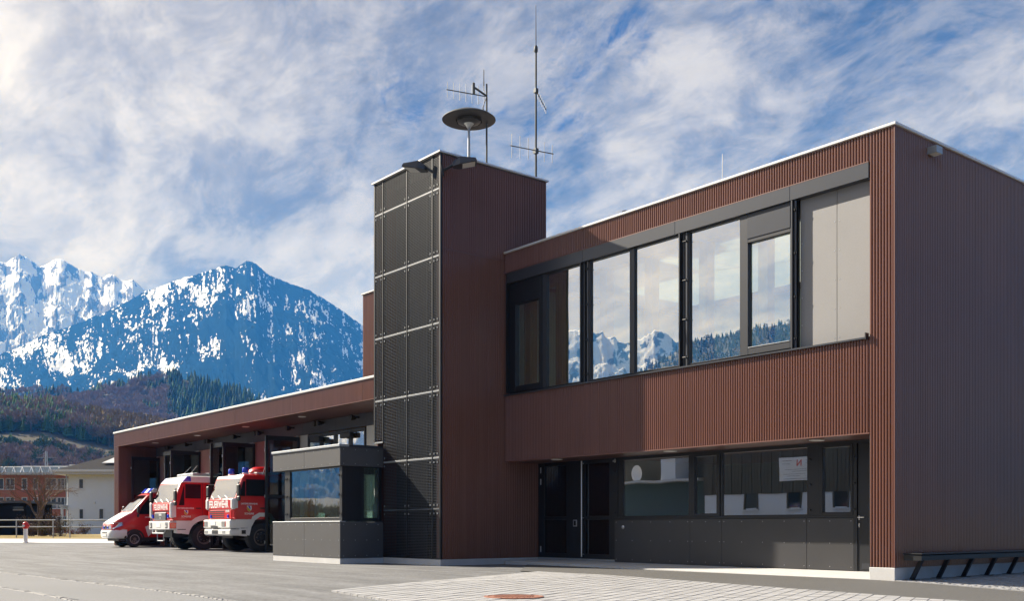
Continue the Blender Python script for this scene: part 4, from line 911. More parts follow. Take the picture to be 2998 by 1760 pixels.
def engine_b():
    """fire engine with two round beacons and a red equipment hump on the roof"""
    w = 2.44; t = thing('fire_engine', 'red fire engine with two round blue beacons and white bumper, next to the booth', 'fire engine', (-27.03, -.28, 0), group='fire engines in the hall bays')
    hw = w/2; yw, r = 1.10, .53
    prof = [(.08, 1.20), (.02, 1.26), (.03, 1.90), (.08, 1.96), (.33, 2.70), (.42, 2.83), (2.4, 2.88), (2.4, 1.20)]
    mb = MB(); mb.loft(shell(prof, w, (0, 1, 2, 3, 4, 5), (5, 6), .07)); cab = mb.build('cab', RED, t, smooth=35)
    mb = MB(); slab_on_slope(mb, -hw+.10, hw-.10, (.345, 2.70), (.415, 2.82), .010); mb.build('roof_edge', WHITE, cab)
    mb = MB(); slab_on_slope(mb, -hw+.14, hw-.12, (.085, 1.985), (.325, 2.68), .012); mb.build('windscreen', WSCREEN, cab)
    for x in (-.62, .0, .62):
        mb = MB(); mb.tube((x, .03, 1.95), (x-.34, .075, 2.08), .012, n=6); mb.build('wiper', WHITE_P, cab)
    B('sign_board', RED, t, -hw+.16, hw-.24, -.012, .03, 1.56, 1.93, c=.01); lettering('lettering', 'FEUERWEHR', .36, WHITE_P, t, (-.10, -.015, 1.74), '-y', xs=.86, bold=.010)
    gr = B('grille', RED, t, -hw+.18, hw-.20, -.006, .05, 1.22, 1.54, c=.01)
    for k in range(4):
        for a, b in ((-.95, -.42), (-.38, .40)): B('grille_slot', BLACKP, gr, a, b, -.012, -.004, 1.25+.075*k, 1.285+.075*k)
    lettering('lettering', 'STEYR', .12, WHITE_P, gr, (.70, -.010, 1.49), '-y', bold=.004)
    for x in (-.78, .76): B('blue_flasher', BLUEL, t, x-.055, x+.055, -.04, .0, 1.24, 1.37, c=.02)
    for s_ in (-1, 1):
        mb = MB(); mb.cbox(s_*(hw-.20), s_*(hw+.012), -.06, .20, 1.56, 1.96, c=.05); mb.build('corner_deflector', WHITE, t)
    bp = MB(); bp.cbox(-hw-.01, hw+.0, -.14, .32, .86, 1.18, c=.04); bp.cbox(-hw+.03, hw-.02, -.13, .32, .60, .845, c=.05); bp = bp.build('bumper', WHITE, t)
    for x in (-.98, .62):
        B('headlight', LENS, bp, x-.14, x+.16, -.152, -.135, .93, 1.12, c=.01); B('indicator', ORANGEL, bp, x+(.165 if x > 0 else -.20), x+(.215 if x > 0 else -.15), -.150, -.134, .93, 1.12, c=.008); B('fog_light', LENS, bp, x-.12, x+.14, -.140, -.125, .68, .78, c=.01)
    B('number_plate', WHITE_P, bp, -.55, -.08, -.153, -.141, .98, 1.13); B('tow_slot', BLACKP, bp, -.5, .12, -.147, -.13, .87, .95); B('tow_slot', BLACKP, bp, -.42, .12, -.137, -.12, .66, .80)
    x = hw
    rect(cab, 'door_window', VGLASS, x, .20, .44, 2.04, 2.58, cut=.16); rect(cab, 'door_window', VGLASS, x, .47, 1.20, 2.05, 2.66); rect(cab, 'rear_window', VGLASS, x, 1.55, 2.3, 2.05, 2.66)
    rect(cab, 'door_seam', BLACKP, x-.004, 1.27, 1.28, 1.22, 2.78, .006); rect(cab, 'door_handle', BLACKP, x, 1.02, 1.22, 1.58, 1.63, .03)
    lettering('lettering', 'ORTSFEUERWEHR', .080, WHITE_P, t, (x+.003, .60, 1.76), '+x', bold=.002); lettering('lettering', 'SCHLINS', .095, WHITE_P, t, (x+.003, .60, 1.40), '+x', bold=.002); crest(t, x+.001, .60, 1.58, .22)
    lettering('lettering', 'TLF', .14, WHITE_P, t, (x+.003, 2.05, 1.85), '+x', bold=.002)
    for s_ in (-1, 1):
        a0, a1 = (hw-.30, hw+.015) if s_ > 0 else (-hw-.015, -hw+.30)
        mb = MB(); outer = [(.46, .62), (.58, .95), (.72, 1.30), (.98, 1.44), (1.42, 1.44), (1.70, 1.10)]; inner = [(.60, .60), (.68, .92), (.82, 1.16), (1.02, 1.29), (1.36, 1.29), (1.58, 1.02)]
        for q in range(5): mb.prism([outer[q], outer[q+1], inner[q+1], inner[q]], a0, a1, 'x')
        mb.build('fender', WHITE, t)
        mb = MB(); mb.prism([(.10, 1.19), (.10, .88), (.60, .88), (.70, 1.19)], a0+.02, a1-.008, 'x'); mb.prism([(.20, .86), (.24, .60), (.50, .57), (.60, .86)], a0+.02, a1-.006, 'x'); mb.build('step_skirt', WHITE, t)
        B('step_slot', BLACKP, t, (a1-.009) if s_ > 0 else a0+.002, (a1-.001) if s_ > 0 else a0+.009, .30, .46, .66, .80)
        wheel(t, s_*(hw-.20), yw, r, .36, s_, RIMD, 0); wheel(t, s_*(hw-.20), 4.9, r, .36, s_, RIMD, 0); mirror_set(t, s_*hw, .18, 2.22, s_)
    B('chassis', BLACKP, t, -.45, .45, .3, 6.4, .50, 1.05); B('axle', BLACKP, t, -.9, .9, yw-.1, yw+.1, .42, .64); B('cab_rear_skirt', BLACKP, t, -hw+.1, hw-.1, 1.75, 2.4, .8, 1.19)
    mb = MB(); mb.cbox(-hw, hw, 2.46, 6.6, 1.0, 2.95, c=.04); mb.build('body_box', RED, t)
    for x_ in (-.62, .62):
        mb = MB(); mb.lathe([(.12, 2.86), (.13, 2.90), (.11, 2.92)], (x_, .72, 0), 'z', 18); mb.build('beacon_base', WHITE, t)
        mb = MB(); mb.lathe([(.105, 2.90), (.115, 2.98), (.112, 3.10), (.09, 3.125), (.001, 3.13)], (x_, .72, 0), 'z', 22); mb.build('beacon', BLUEL, t, smooth=40)
    mb = MB(); mb.loft([[(c*k*.42+.62, 1.38+.52*k*sn, z) for c, sn in ((math.cos(2*math.pi*i/20), math.sin(2*math.pi*i/20)) for i in range(20))] for k, z in ((.95, 2.94), (1.0, 2.97), (.92, 3.05), (.62, 3.15), (.2, 3.17))]); mb.build('roof_equipment_cover', RED, t, smooth=40)
    B('roof_plate', WHITE, t, .1, 1.1, .95, 1.9, 2.885, 2.94, c=.01)
    mb = MB(); mb.tube((hw-.12, 1.18, 2.87), (hw-.10, 1.32, 3.32), .010, .004, 6); mb.lathe([(.035, 2.86), (.02, 2.92)], (hw-.12, 1.18, 0), 'z', 10); mb.build('whip_antenna', WHITE_P, t)
engine_b()

def van():
    t = thing('fire_van', 'red and white fire service van with slanted bonnet in the far bay', 'van', (-38.27, -.87, 0))
    hw = .90; yw, r = .97, .362
    # stations: y, bottom, belt height, top, belt half width, top half width
    st = [(.02, .50, .86, 1.00, .70, .58), (.10, .46, .92, 1.10, .80, .66), (.30, .45, 1.00, 1.23, .87, .72), (.62, .45, 1.18, 1.42, .89, .76), (.86, .45, 1.36, 1.56, .90, .80), (1.20, .45, 1.42, 1.94, .90, .76), (1.62, .45, 1.44, 2.38, .90, .70), (1.80, .45, 1.44, 2.47, .90, .69), (2.3, .45, 1.44, 2.51, .90, .69), (5.3, .45, 1.44, 2.51, .90, .69)]
    rings = []
    for y, b, m_, tp, wb, wt in st:
        rings.append([(-wb*.96, y, b), (-wb, y, (b+m_)/2), (-wb*.99, y, m_), (-wt, y, tp-.05*(tp-m_)), (-wt*.85, y, tp), (0, y, tp+.02), (wt*.85, y, tp), (wt, y, tp-.05*(tp-m_)), (wb*.99, y, m_), (wb, y, (b+m_)/2), (wb*.96, y, b)])
    mb = MB(); mb.loft(rings); body = mb.build('body', RED, t, smooth=38)
    # windscreen and bonnet panel follow the skin
    def skin(par, name, m, y0, y1, x0, x1, off, n=8):
        def top(y, x):
            Y_ = [s_[0] for s_ in st]; tp = np.interp(y, Y_, [s_[3] for s_ in st]); wt = np.interp(y, Y_, [s_[5] for s_ in st]); k = abs(x)/wt
            return tp+.02*(1-min(k/.85, 1))
        V = []; F = []
        for j in range(n+1):
            y = y0+(y1-y0)*j/n
            for i in range(9):
                x = x0(y)+(x1(y)-x0(y))*i/8; V.append((x, y-off*.6, top(y, x)+off))
        for j in range(n):
            for i in range(8): F.append((j*9+i, j*9+i+1, (j+1)*9+i+1, (j+1)*9+i))
        q = MB(); q.add(V, F); return q.build(name, m, par, smooth=40)
    wt = lambda y: np.interp(y, [s_[0] for s_ in st], [s_[5] for s_ in st])*.84
    skin(body, 'windscreen', WSCREEN, .92, 1.60, lambda y: -wt(y), wt, .012)
    skin(body, 'bonnet', WHITE, .10, .84, lambda y: -wt(y)*1.12, lambda y: wt(y)*1.12, .012)
    for x in (-.3, .35):
        mb = MB(); mb.tube((x, .86, 1.61), (x-.45, .93, 1.70), .012, n=6); mb.build('wiper', BLACKP, body)
    mb = MB(); mb.loft([[(-.74+d, y+.10-k*.10, .39+k*.03), (.74-d, y+.10-k*.10, .39+k*.03), (.81-d, y+.03-k*.03, .46), (.84-d, y, .58), (.84-d, y+.0, .70), (.80-d, y+.03, .80-k*.03), (-.80+d, y+.03, .80-k*.03), (-.84+d, y, .70), (-.84+d, y, .58), (-.81+d, y+.03-k*.03, .46)] for y, d, k in ((-.075, .42, 1), (-.06, .26, .8), (-.03, .14, .6), (.03, .05, .4), (.12, -.01, .2), (.26, -.05, 0), (.46, -.085, 0), (.62, -.085, 0))]); bmp = mb.build('bumper', WHITE, t, smooth=40)
    B('number_plate', WHITE_P, bmp, -.26, .26, -.092, -.070, .50, .61); B('air_slot', BLACKP, bmp, -.35, .35, -.080, -.06, .65, .68); B('fog_light', LENS, bmp, .44, .62, -.058, -.03, .54, .64, c=.01)
    gr = B('grille', BLACKP, t, -.36, .36, -.012, .06, .82, .97, c=.02)
    for x in (-.26, .26): B('blue_flasher', BLUEL, gr, x-.085, x+.085, -.03, -.013, .83, .94, c=.02)
    mb = MB(); mb.lathe([(.075, -.03), (.075, -.012), (.06, -.012), (.06, -.03)], (0, 0, .92), 'y', 20)
    for k in range(3):
        a = R(90+120*k); mb.tube((0, -.022, .92), (.065*math.cos(a), -.022, .92+.065*math.sin(a)), .008, n=5)
    mb.build('badge', STEEL, gr)
    for s_ in (-1, 1):
        mb = MB(); P = [(s_*.42, .01, .83), (s_*.78, .12, .83), (s_*.89, .46, .98), (s_*.87, .46, 1.13), (s_*.72, .16, 1.12), (s_*.44, .05, 1.0)]
        mb.add([(a+s_*.035, b-.055, c) for a, b, c in P]+[(a-s_*.05, b+.06, c) for a, b, c in P], [tuple(range(6)), tuple(range(11, 5, -1))]+[(i, (i+1) % 6, 6+(i+1) % 6, 6+i) for i in range(6)]); mb.build('headlight', LENS, t)
        wheel(t, s_*(hw-.10), yw, r, .22, s_, RIMM, 0); wheel(t, s_*(hw-.10), 4.1, r, .22, s_, RIMM, 0)
        n = 12; mb = MB()
        for k in range(n):
            a, b = R(5+170*k/n), R(5+170*(k+1)/n)
            mb.prism([(yw+.38*math.cos(a), r+.38*math.sin(a)), (yw+.46*math.cos(a), r+.46*math.sin(a)), (yw+.46*math.cos(b), r+.46*math.sin(b)), (yw+.38*math.cos(b), r+.38*math.sin(b))], *((hw-.12, hw+.008) if s_ > 0 else (-hw-.008, -hw+.12)), 'x')
        mb.build('wheel_arch', BLACKP, t)
        mb = MB(); mb.prism([(yw-.36, r), (yw-.2, r+.33), (yw, r+.40), (yw+.2, r+.33), (yw+.36, r), (yw+.30, .30), (yw-.30, .30)], *((hw-.05, hw+.006) if s_ > 0 else (-hw-.006, -hw+.05)), 'x'); mb.build('arch_shade', BLACKP, t)  # black sheet standing in for the shade inside the wheel opening
        mb = MB(); xs_ = s_*.905
        mb.cbox(xs_-.02 if s_ > 0 else xs_-.18, xs_+.18 if s_ > 0 else xs_+.02, 1.06, 1.16, 1.55, 1.88, c=.03); mb.cbox(xs_, xs_+s_*.14, 1.07, 1.14, 1.36, 1.52, c=.03); mb.build('mirror', BLACKP, t)
        q = MB(); x0_, x1_ = (.895, .905) if s_ > 0 else (-.905, -.895)
        q.add([(s_*.897, 1.16, 1.50), (s_*.897, 2.05, 1.50), (s_*.745, 2.05, 2.26), (s_*.745, 1.66, 2.24), (s_*.84, 1.30, 1.84)], [(0, 1, 2, 3, 4)]); q = q.build('side_window', VGLASS, body); q.location.x = s_*.014
    mb = MB(); mb.prism([(yw+.48, .92), (yw+.62, .48), (2.4, 1.28), (2.4, 1.42)], hw-.02, hw+.004, 'x'); mb.build('white_flash', WHITE, t)
    lettering('lettering', 'ORTSFEUERWEHR', .07, WHITE_P, t, (.906, 1.72, 1.36), '+x', bold=.002); crest(t, .902, 1.75, 1.20, .18); lettering('lettering', 'SCHLINS', .075, WHITE_P, t, (.906, 1.75, 1.03), '+x', bold=.002)
    rect(t, 'door_seam', BLACKP, .898, 2.10, 2.11, .55, 2.3, .006)
    # roof light bar
    g = sub('light_bar', t)
    mb = MB(); mb.loft([[(x, 1.78+a, 2.50), (x, 2.12-a*.2, 2.52), (x, 2.10-a*.2, 2.70), (x, 1.96+a, 2.70)] for x, a in ((-.62, .06), (-.58, 0), (.58, 0), (.62, .06))]); mb.build('light_bar_body', WHITE, g)
    for s_ in (-1, 1):
        mb = MB(); mb.loft([[(s_*x, 1.765, 2.51), (s_*x, 2.13, 2.53), (s_*x, 2.11, 2.712), (s_*x, 1.95, 2.712)] for x in (.20, .54)]); mb.build('blue_lens', BLUEL, g)
    mb = MB(); mb.tube((.1, 2.3, 2.52), (.25, 2.6, 2.95), .008, .004, 6); mb.build('whip_antenna', BLACKP, t)
    B('underside', BLACKP, t, -.75, .75, .3, 5.2, .28, .47)
van()
# ------------------------------------------------------------------ left background: railing, hydrant, houses, bare trees
CAMP = np.array([9.25, -15.767]); RZ = R(50.936)
def at(px, D, z=0.0):
    """a point seen at picture column px (of 2998), D metres ahead: its real place"""
    p = CAMP+D*(FW+RT*(px-1499)/2992); return (float(p[0]), float(p[1]), z)
def hydrant():
    p = at(75, 55.5); z = gz(p[0], p[1])+.004
    t = thing('fire_hydrant', 'white post hydrant with a red head on the pale path', 'hydrant', (p[0], p[1], z), RZ)
    mb = MB(); mb.lathe([(.14, 0), (.14, .03), (.105, .05), (.105, .74), (.12, .76)], n=20); mb.build('post', WHITE, t, smooth=40)
    mb = MB(); mb.lathe([(.125, .75), (.145, .80), (.15, 1.02), (.13, 1.08), (.06, 1.13), (.001, 1.14)], n=20); mb.lathe([(.06, -.17), (.075, -.20), (.075, -.24)], (0, 0, .92), 'y', 14); mb.lathe([(.05, .12), (.06, .20), (.05, .22)], (0, 0, .92), 'x', 12); mb.build('head', RED, t, smooth=40)
    mb = MB(); mb.lathe([(.07, -.235), (.07, -.25), (.02, -.26)], (0, 0, .92), 'y', 14); mb.build('outlet_cap', WHITE, t)
hydrant()
def railing(pts, label, z_h=1.08):
    t = thing('railing', label, 'railing', group='galvanised railings along the lawn')
    P = [(x, y, gz(x, y)) for x, y in pts]
    for x, y, z in P:
        mb = MB(); mb.tube((x, y, z-.1), (x, y, z+z_h), .035, n=10); mb.build('post', GALV, t, smooth=40)
    for h in (z_h, z_h*.62):
        mb = MB(); q = [(x, y, z+h) for x, y, z in P]; a, b = Vector(q[0]), Vector(q[-1]); d = (b-a).normalized()*.45
        mb.path([tuple(a-d)]+q+[tuple(b+d*.3)], .032, 8); mb.build('rail', GALV, t, smooth=40)
railing([at(p, 62)[:2] for p in (-170, -60, 48, 155.5)], 'galvanised two-bar railing behind the hydrant')
railing([at(p, 61.5)[:2] for p in (204.7, 310, 410)], 'galvanised two-bar railing in front of the white house')

WALLW = mat('white_render', (0.76, 0.78, 0.80), 0.9, var=(0.3, 0.05), grain=(14, 0.04))
TILES = mat('dark_roof_tiles', (0.042, 0.041, 0.045), 0.9, spec=.1, var=(1.5, 0.15), streak=(6, .2, (1, 8, 1)))
TERRA = mat('terracotta_render', (0.46, 0.15, 0.09), 0.9, var=(0.4, 0.10), grain=(8, 0.06))
WINW = mat('white_window_frame', (0.74, 0.74, 0.73), 0.5)
WINDARK = mat('house_window_glass', (0.03, 0.04, 0.05), 0.05, spec=0.9, coat=0.5)
SOLAR = mat('solar_glass', (0.30, 0.38, 0.40), 0.2, metal=0.4, coat=0.6)
EAVE = mat('pale_eave_board', (0.58, 0.565, 0.55), 0.7, var=(1, .05))
TIMB_D = mat('weathered_timber', (0.10, 0.085, 0.065), 0.8, var=(0.6, 0.15), streak=(2, .35, (7, 7, .3)))
def wnd(par, x0, x1, z0, z1, y=0.0, bars=1):
    """window on a wall facing local -y"""
    w = sub('window', par); W_ = x1-x0
    B('glass', WINDARK, w, x0+.05, x1-.05, y-.02, y-.005, z0+.05, z1-.05)
    B('frame', WINW, w, x0, x1, y-.05, y-.021, z0, z0+.08); B('frame', WINW, w, x0, x1, y-.05, y-.021, z1-.08, z1)
    B('frame', WINW, w, x0, x0+.08, y-.05, y-.021, z0+.081, z1-.081); B('frame', WINW, w, x1-.08, x1, y-.05, y-.021, z0+.081, z1-.081)
    for k in range(1, bars): B('frame', WINW, w, x0+W_*k/bars-.04, x0+W_*k/bars+.04, y-.048, y-.022, z0+.081, z1-.081)
    B('sill', WINW, w, x0-.06, x1+.06, y-.10, y, z0-.07, z0-.001)
def white_house():
    D = 100; p = at(200, D); z0 = gz(p[0], p[1]); t = thing('white_house', 'white rendered house with dark tiled hip roof behind the railing', 'house', (p[0], p[1], z0-.05), RZ)
    k = D/2992; X = lambda px: (px-200)*k; Z = lambda py: .9+(1545.2-py)*k-z0+.05
    B('wall', WALLW, t, 0, 12.5, 0, 10, -.3, Z(1386))
    # roof: eaves board, gutter, hip
    ze, zr = Z(1381), Z(1318)
    B('eave_board', EAVE, t, -1.05, 13.5, -.9, 10.9, Z(1391), Z(1384)); B('gutter', WHITE, t, -1.35, 13.7, -1.05, -.9, Z(1384)+.01, Z(1377))
    e = [(-1.35, -1.0, ze), (13.8, -1.0, ze), (13.8, 11, ze), (-1.35, 11, ze)]; r0, r1 = (8.0, 5, ze+3.3), (9.4, 5, ze+3.3)
    mb = MB(); mb.add(e+[r0, r1], [(0, 1, 5, 4), (1, 2, 5), (2, 3, 4, 5), (3, 0, 4), (0, 3, 2, 1)]); rf = mb.build('roof', TILES, t)
    n = (Vector(e[1])-Vector(e[0])).cross(Vector(r0)-Vector(e[0])).normalized()
    def on_roof(u, v): return Vector(e[0])+(Vector(e[1])-Vector(e[0]))*u+(Vector(r0)-Vector((r0[0], e[0][1], ze)))*v+n*.10
    mb = MB(); q = [on_roof(.26, .20), on_roof(.62, .20), on_roof(.62, .74), on_roof(.35, .74)]
    q = [on_roof(.30, .22), on_roof(.70, .22), on_roof(.66, .62), on_roof(.42, .62)]
    mb.add(q+[v_+n*.06 for v_ in q], [(0,3,2,1),(4,5,6,7),(0,1,5,4),(1,2,6,5),(2,3,7,6),(3,0,4,7)]); mb.build('roof_panel', COPING, rf)
    B('chimney', WALLW, rf, 4.9, 5.6, 4.2, 4.9, ze+.9, ze+3.0)
    for a, b, c, d in ((230, 246, 1402, 1433), (231, 246, 1490, 1522), (289, 305, 1489, 1522)): wnd(t, X(a), X(b), Z(d), Z(c))
    B('wall_lamp', WINW, t, X(276), X(280), -.15, 0, Z(1476), Z(1470)); B('downpipe', GALV, t, X(200)-.2, X(200)-.08, -.12, 0, 0, Z(1386))
    B('porch_roof', EAVE, t, X(188), -.003, -1.2, 1.2, Z(1486), Z(1481)); B('porch_post', WINW, t, X(192), X(192)+.2, -1.1, -.9, -.2, Z(1487))
white_house()
def red_building():
    D = 135; p = at(-190, D); z0 = gz(p[0], p[1]); t = thing('apartment_building', 'terracotta apartment building with slanted solar panels on its flat roof', 'building', (p[0], p[1], z0-.05), RZ)
    k = D/2992; X = lambda px: (px+190)*k; Z = lambda py: .9+(1545.2-py)*k-z0+.05
    B('wall', TERRA, t, 0, X(420), 0, 12, -.3, Z(1392)); B('roof_edge', EAVE, t, -.6, X(440), -1.0, 12.5, Z(1392)+.01, Z(1385))
    for a, b, n in ((-150, -100, 3), (-60, 12, 3), (17, 43, 2), (64, 80, 1), (98, 112, 1), (134, 166, 2), (168, 200, 3), (225, 260, 3), (290, 330, 3)):
        wnd(t, X(a), X(b), Z(1434), Z(1401), bars=n); wnd(t, X(a), X(b), Z(1490), Z(1457), bars=n); wnd(t, X(a), X(b), Z(1542), Z(1512), bars=n)
    for a in (16, 134):
        for zc in (1428, 1484):
            B('window_guard', WINW, t, X(a), X(a+66 if a > 100 else 44), -.25, -.22, Z(zc), Z(zc)+.06); B('window_guard', WINW, t, X(a), X(a+66 if a > 100 else 44), -.25, -.22, Z(zc)+.16, Z(zc)+.22)
    # solar collector rows leaning back
    for i, a in enumerate((-130, -100, -70, -40, -10, 18, 53, 80, 107, 134, 161, 188)):
        y0 = 1.5 if i < 6 else .6
        mb = MB(); mb.prism([(y0, Z(1384)), (y0+.6, Z(1366)), (y0+.7, Z(1366)-.05), (y0+.12, Z(1384)-.02)], X(a)+.05, X(a+26), 'x'); mb.build('solar_panel', SOLAR, t)
        mb = MB(); mb.tube((X(a), y0-.02, Z(1385)), (X(a), y0+.6, Z(1366)+.03), .06, n=6); mb.tube((X(a), y0+.6, Z(1366)+.03), (X(a+26), y0+.6, Z(1366)+.03), .07, n=6); mb.tube((X(a), y0+.55, Z(1366)), (X(a)+.55, y0-.05, Z(1385)), .06, n=6); mb.build('panel_frame', WINW, t)
    B('penthouse', WALLW, t, X(184), X(262), 3.5, 9, Z(1385), Z(1366)); B('penthouse_roof', EAVE, t, X(176), X(268), 2.8, 9.5, Z(1366)+.005, Z(1357)); 
    for a in (252, 274):
        mb = MB(); mb.lathe([(.35, 0), (.38, .3), (.25, .55), (.05, .62)], (X(a), 5, Z(1357)), 'z', 14); mb.build('roof_vent', WINW, t, smooth=40)
red_building()
SHEDM = mat('black_stained_boards', (0.012, 0.012, 0.013), 0.9, spec=.1)
def shed():
    D = 80; p = at(-140, D); z0 = gz(p[0], p[1]); t = thing('shed', 'low black flat-roofed shed behind the railing', 'shed', (p[0], p[1], z0), RZ)
    k = D/2992; X = lambda px: (px+140)*k; Z = lambda py: .9+(1545.2-py)*k-z0
    B('wall', SHEDM, t, 0, X(77), 0, 4.5, -.2, Z(1475)); B('roof', FASCIA, t, -.5, X(100), -.5, 5, Z(1474), Z(1467)); B('window', WINDARK, t, X(39), X(69), -.02, 0, Z(1494), Z(1484)); B('window_frame', WINW, t, X(38), X(70), -.03, -.021, Z(1495), Z(1494))
shed()
BARK = mat('grey_brown_bark', (0.115, 0.085, 0.062), 0.9, var=(4, .2)); TWIG = mat('reddish_twigs', (0.15, 0.095, 0.065), 0.9)
def bare_tree(name, label, p, h, seed, spread=.55, levels=5, r0=.13, group=None, n_first=5, trunk_frac=.28):
    rr = random.Random(seed); t = thing(name, label, 'tree', p, rr.uniform(0, 6), group)
    tr, tw = MB(), MB()
    def grow(a, d, ln, r, lev):
        b = a+d*ln; mid = a+d*ln*.5+Vector((rr.uniform(-1, 1), rr.uniform(-1, 1), 0))*ln*.05
        m_ = tr if lev <= 1 else tw; nn = 8 if lev == 0 else 5 if lev < 3 else 3
        m_.tube(a, mid, r, r*.85, nn, False); m_.tube(mid, b, r*.85, r*.68, nn, False)
        if lev >= levels: return
        for k in range(n_first if lev == 0 else rr.choice((2, 3, 3))):
            th = rr.uniform(0, 2*math.pi); tilt = rr.uniform(.25, spread+.25) if lev else rr.uniform(.2, spread+.15)
            o_ = d.orthogonal().normalized(); o_.rotate(Matrix.Rotation(th, 3, d)); nd = (d*math.cos(tilt)+o_*math.sin(tilt)); nd.z += .12; nd.normalize()
            st = a.lerp(b, rr.uniform(.55, 1.0)) if lev else a.lerp(b, rr.uniform(.65, 1.0))
            grow(st, nd, ln*rr.uniform(.62, .86) if lev else h*rr.uniform(.22, .34), r*rr.uniform(.50, .63), lev+1)
    grow(Vector((0, 0, -.1)), Vector((rr.uniform(-.05, .05), rr.uniform(-.05, .05), 1)).normalized(), h*trunk_frac, r0, 0)
    tr.build('trunk', BARK, t, smooth=50, fix=False); tw.build('crown', TWIG, t, fix=False)
    return t
def pt(px, D):
    p = at(px, D); return (p[0], p[1], gz(p[0], p[1]))
bare_tree('bare_tree', 'bare spreading tree in front of the terracotta building', pt(116, 74), 5.9, 3, .62, 6, .15, trunk_frac=.22, n_first=6)
bare_tree('bare_tree', 'bare tree cut by the picture edge beside the black shed', pt(-52, 70), 6.4, 11, .5, 6, .11)
def shrub(name, label, p, w, h, seed, m, group):
    rr = random.Random(seed); t = thing(name, label, 'shrub', p, 0, group); st, lf = MB(), MB()
    for k in range(34):
        a = rr.uniform(0, 6.28); rad = w*.5*math.sqrt(rr.random()); b = Vector((rad*math.cos(a), rad*math.sin(a), h*rr.uniform(.55, 1))); st.tube((b.x*.25, b.y*.25, 0), b, .012, .004, 3, False)
        for q in range(16):
            c = Vector((b.x*.25, b.y*.25, 0)).lerp(b, rr.uniform(.3, 1))+Vector((rr.gauss(0, .10), rr.gauss(0, .10), rr.gauss(0, .08))); d = Vector((rr.uniform(-1, 1), rr.uniform(-1, 1), rr.uniform(-.3, 1))).normalized()*rr.uniform(.05, .13); e_ = d.orthogonal().normalized()*.025
            lf.add([c-e_, c+e_, c+d], [(0, 1, 2)])
    st.build('stem', BARK, t, fix=False); lf.build('foliage', m, t, fix=False)
SHR = mat('brown_shrub', (0.12, 0.072, 0.045), .9, var=(3, .3)); SHG = mat('olive_shrub', (0.085, 0.085, 0.03), .9, var=(3, .3)); SHR2 = mat('red_shrub', (0.16, 0.045, 0.035), .9, var=(3, .3))
for i, (px, D, w, h, m, lab) in enumerate(((92, 71, 2.0, 1.5, SHR, 'brown leafless shrub left of the bare tree trunk'), (128, 72, 1.8, 1.2, SHG, 'olive green shrub at the foot of the bare tree'), (160, 70, 2.4, 1.9, SHR, 'tall brown shrub between bare tree and white house'), (182, 71, 1.6, 1.5, SHG, 'olive shrub against the corner of the white house'), (218, 90, 2.6, .55, SHR2, 'low dark red shrub under the white house window'), (246, 90, 1.4, 1.0, SHR, 'thin twiggy shrub in front of the white house wall'), (2, 92, 2.8, 4.2, SHG, 'tall green shrub above the shed roof at the picture edge'))):
    shrub('shrub', lab, pt(px, D), w, h, 50+i, m, 'shrubs in front of the houses')
def pylon():
    D = 420; p = at(136, D); t = thing('pylon', 'slim lattice power pylon rising behind the solar panels', 'pylon', (p[0], p[1], 0)); H = .9+(1545.2-1322)*D/2992
    mb = MB(); n = 14
    for i in range(n):
        a, b = 1.1*(1-i/n)+.25, 1.1*(1-(i+1)/n)+.25; z0, z1 = H*i/n, H*(i+1)/n
        c0 = [(-a, -a, z0), (a, -a, z0), (a, a, z0), (-a, a, z0)]; c1 = [(-b, -b, z1), (b, -b, z1), (b, b, z1), (-b, b, z1)]
        for k in range(4): mb.tube(c0[k], c1[k], .10, n=4, caps=False); mb.tube(c0[k], c1[(k+1) % 4], .06, n=4, caps=False)
    mb.build('lattice', GALV, t, fix=False)
    for z in (H*.80, H*.92):
        mb = MB(); a = Vector((RT[0], RT[1], 0))*4.2; mb.tube(Vector((0, 0, z))-a, Vector((0, 0, z))+a, .12, n=4); mb.build('cross_arm', GALV, t)
pylon()
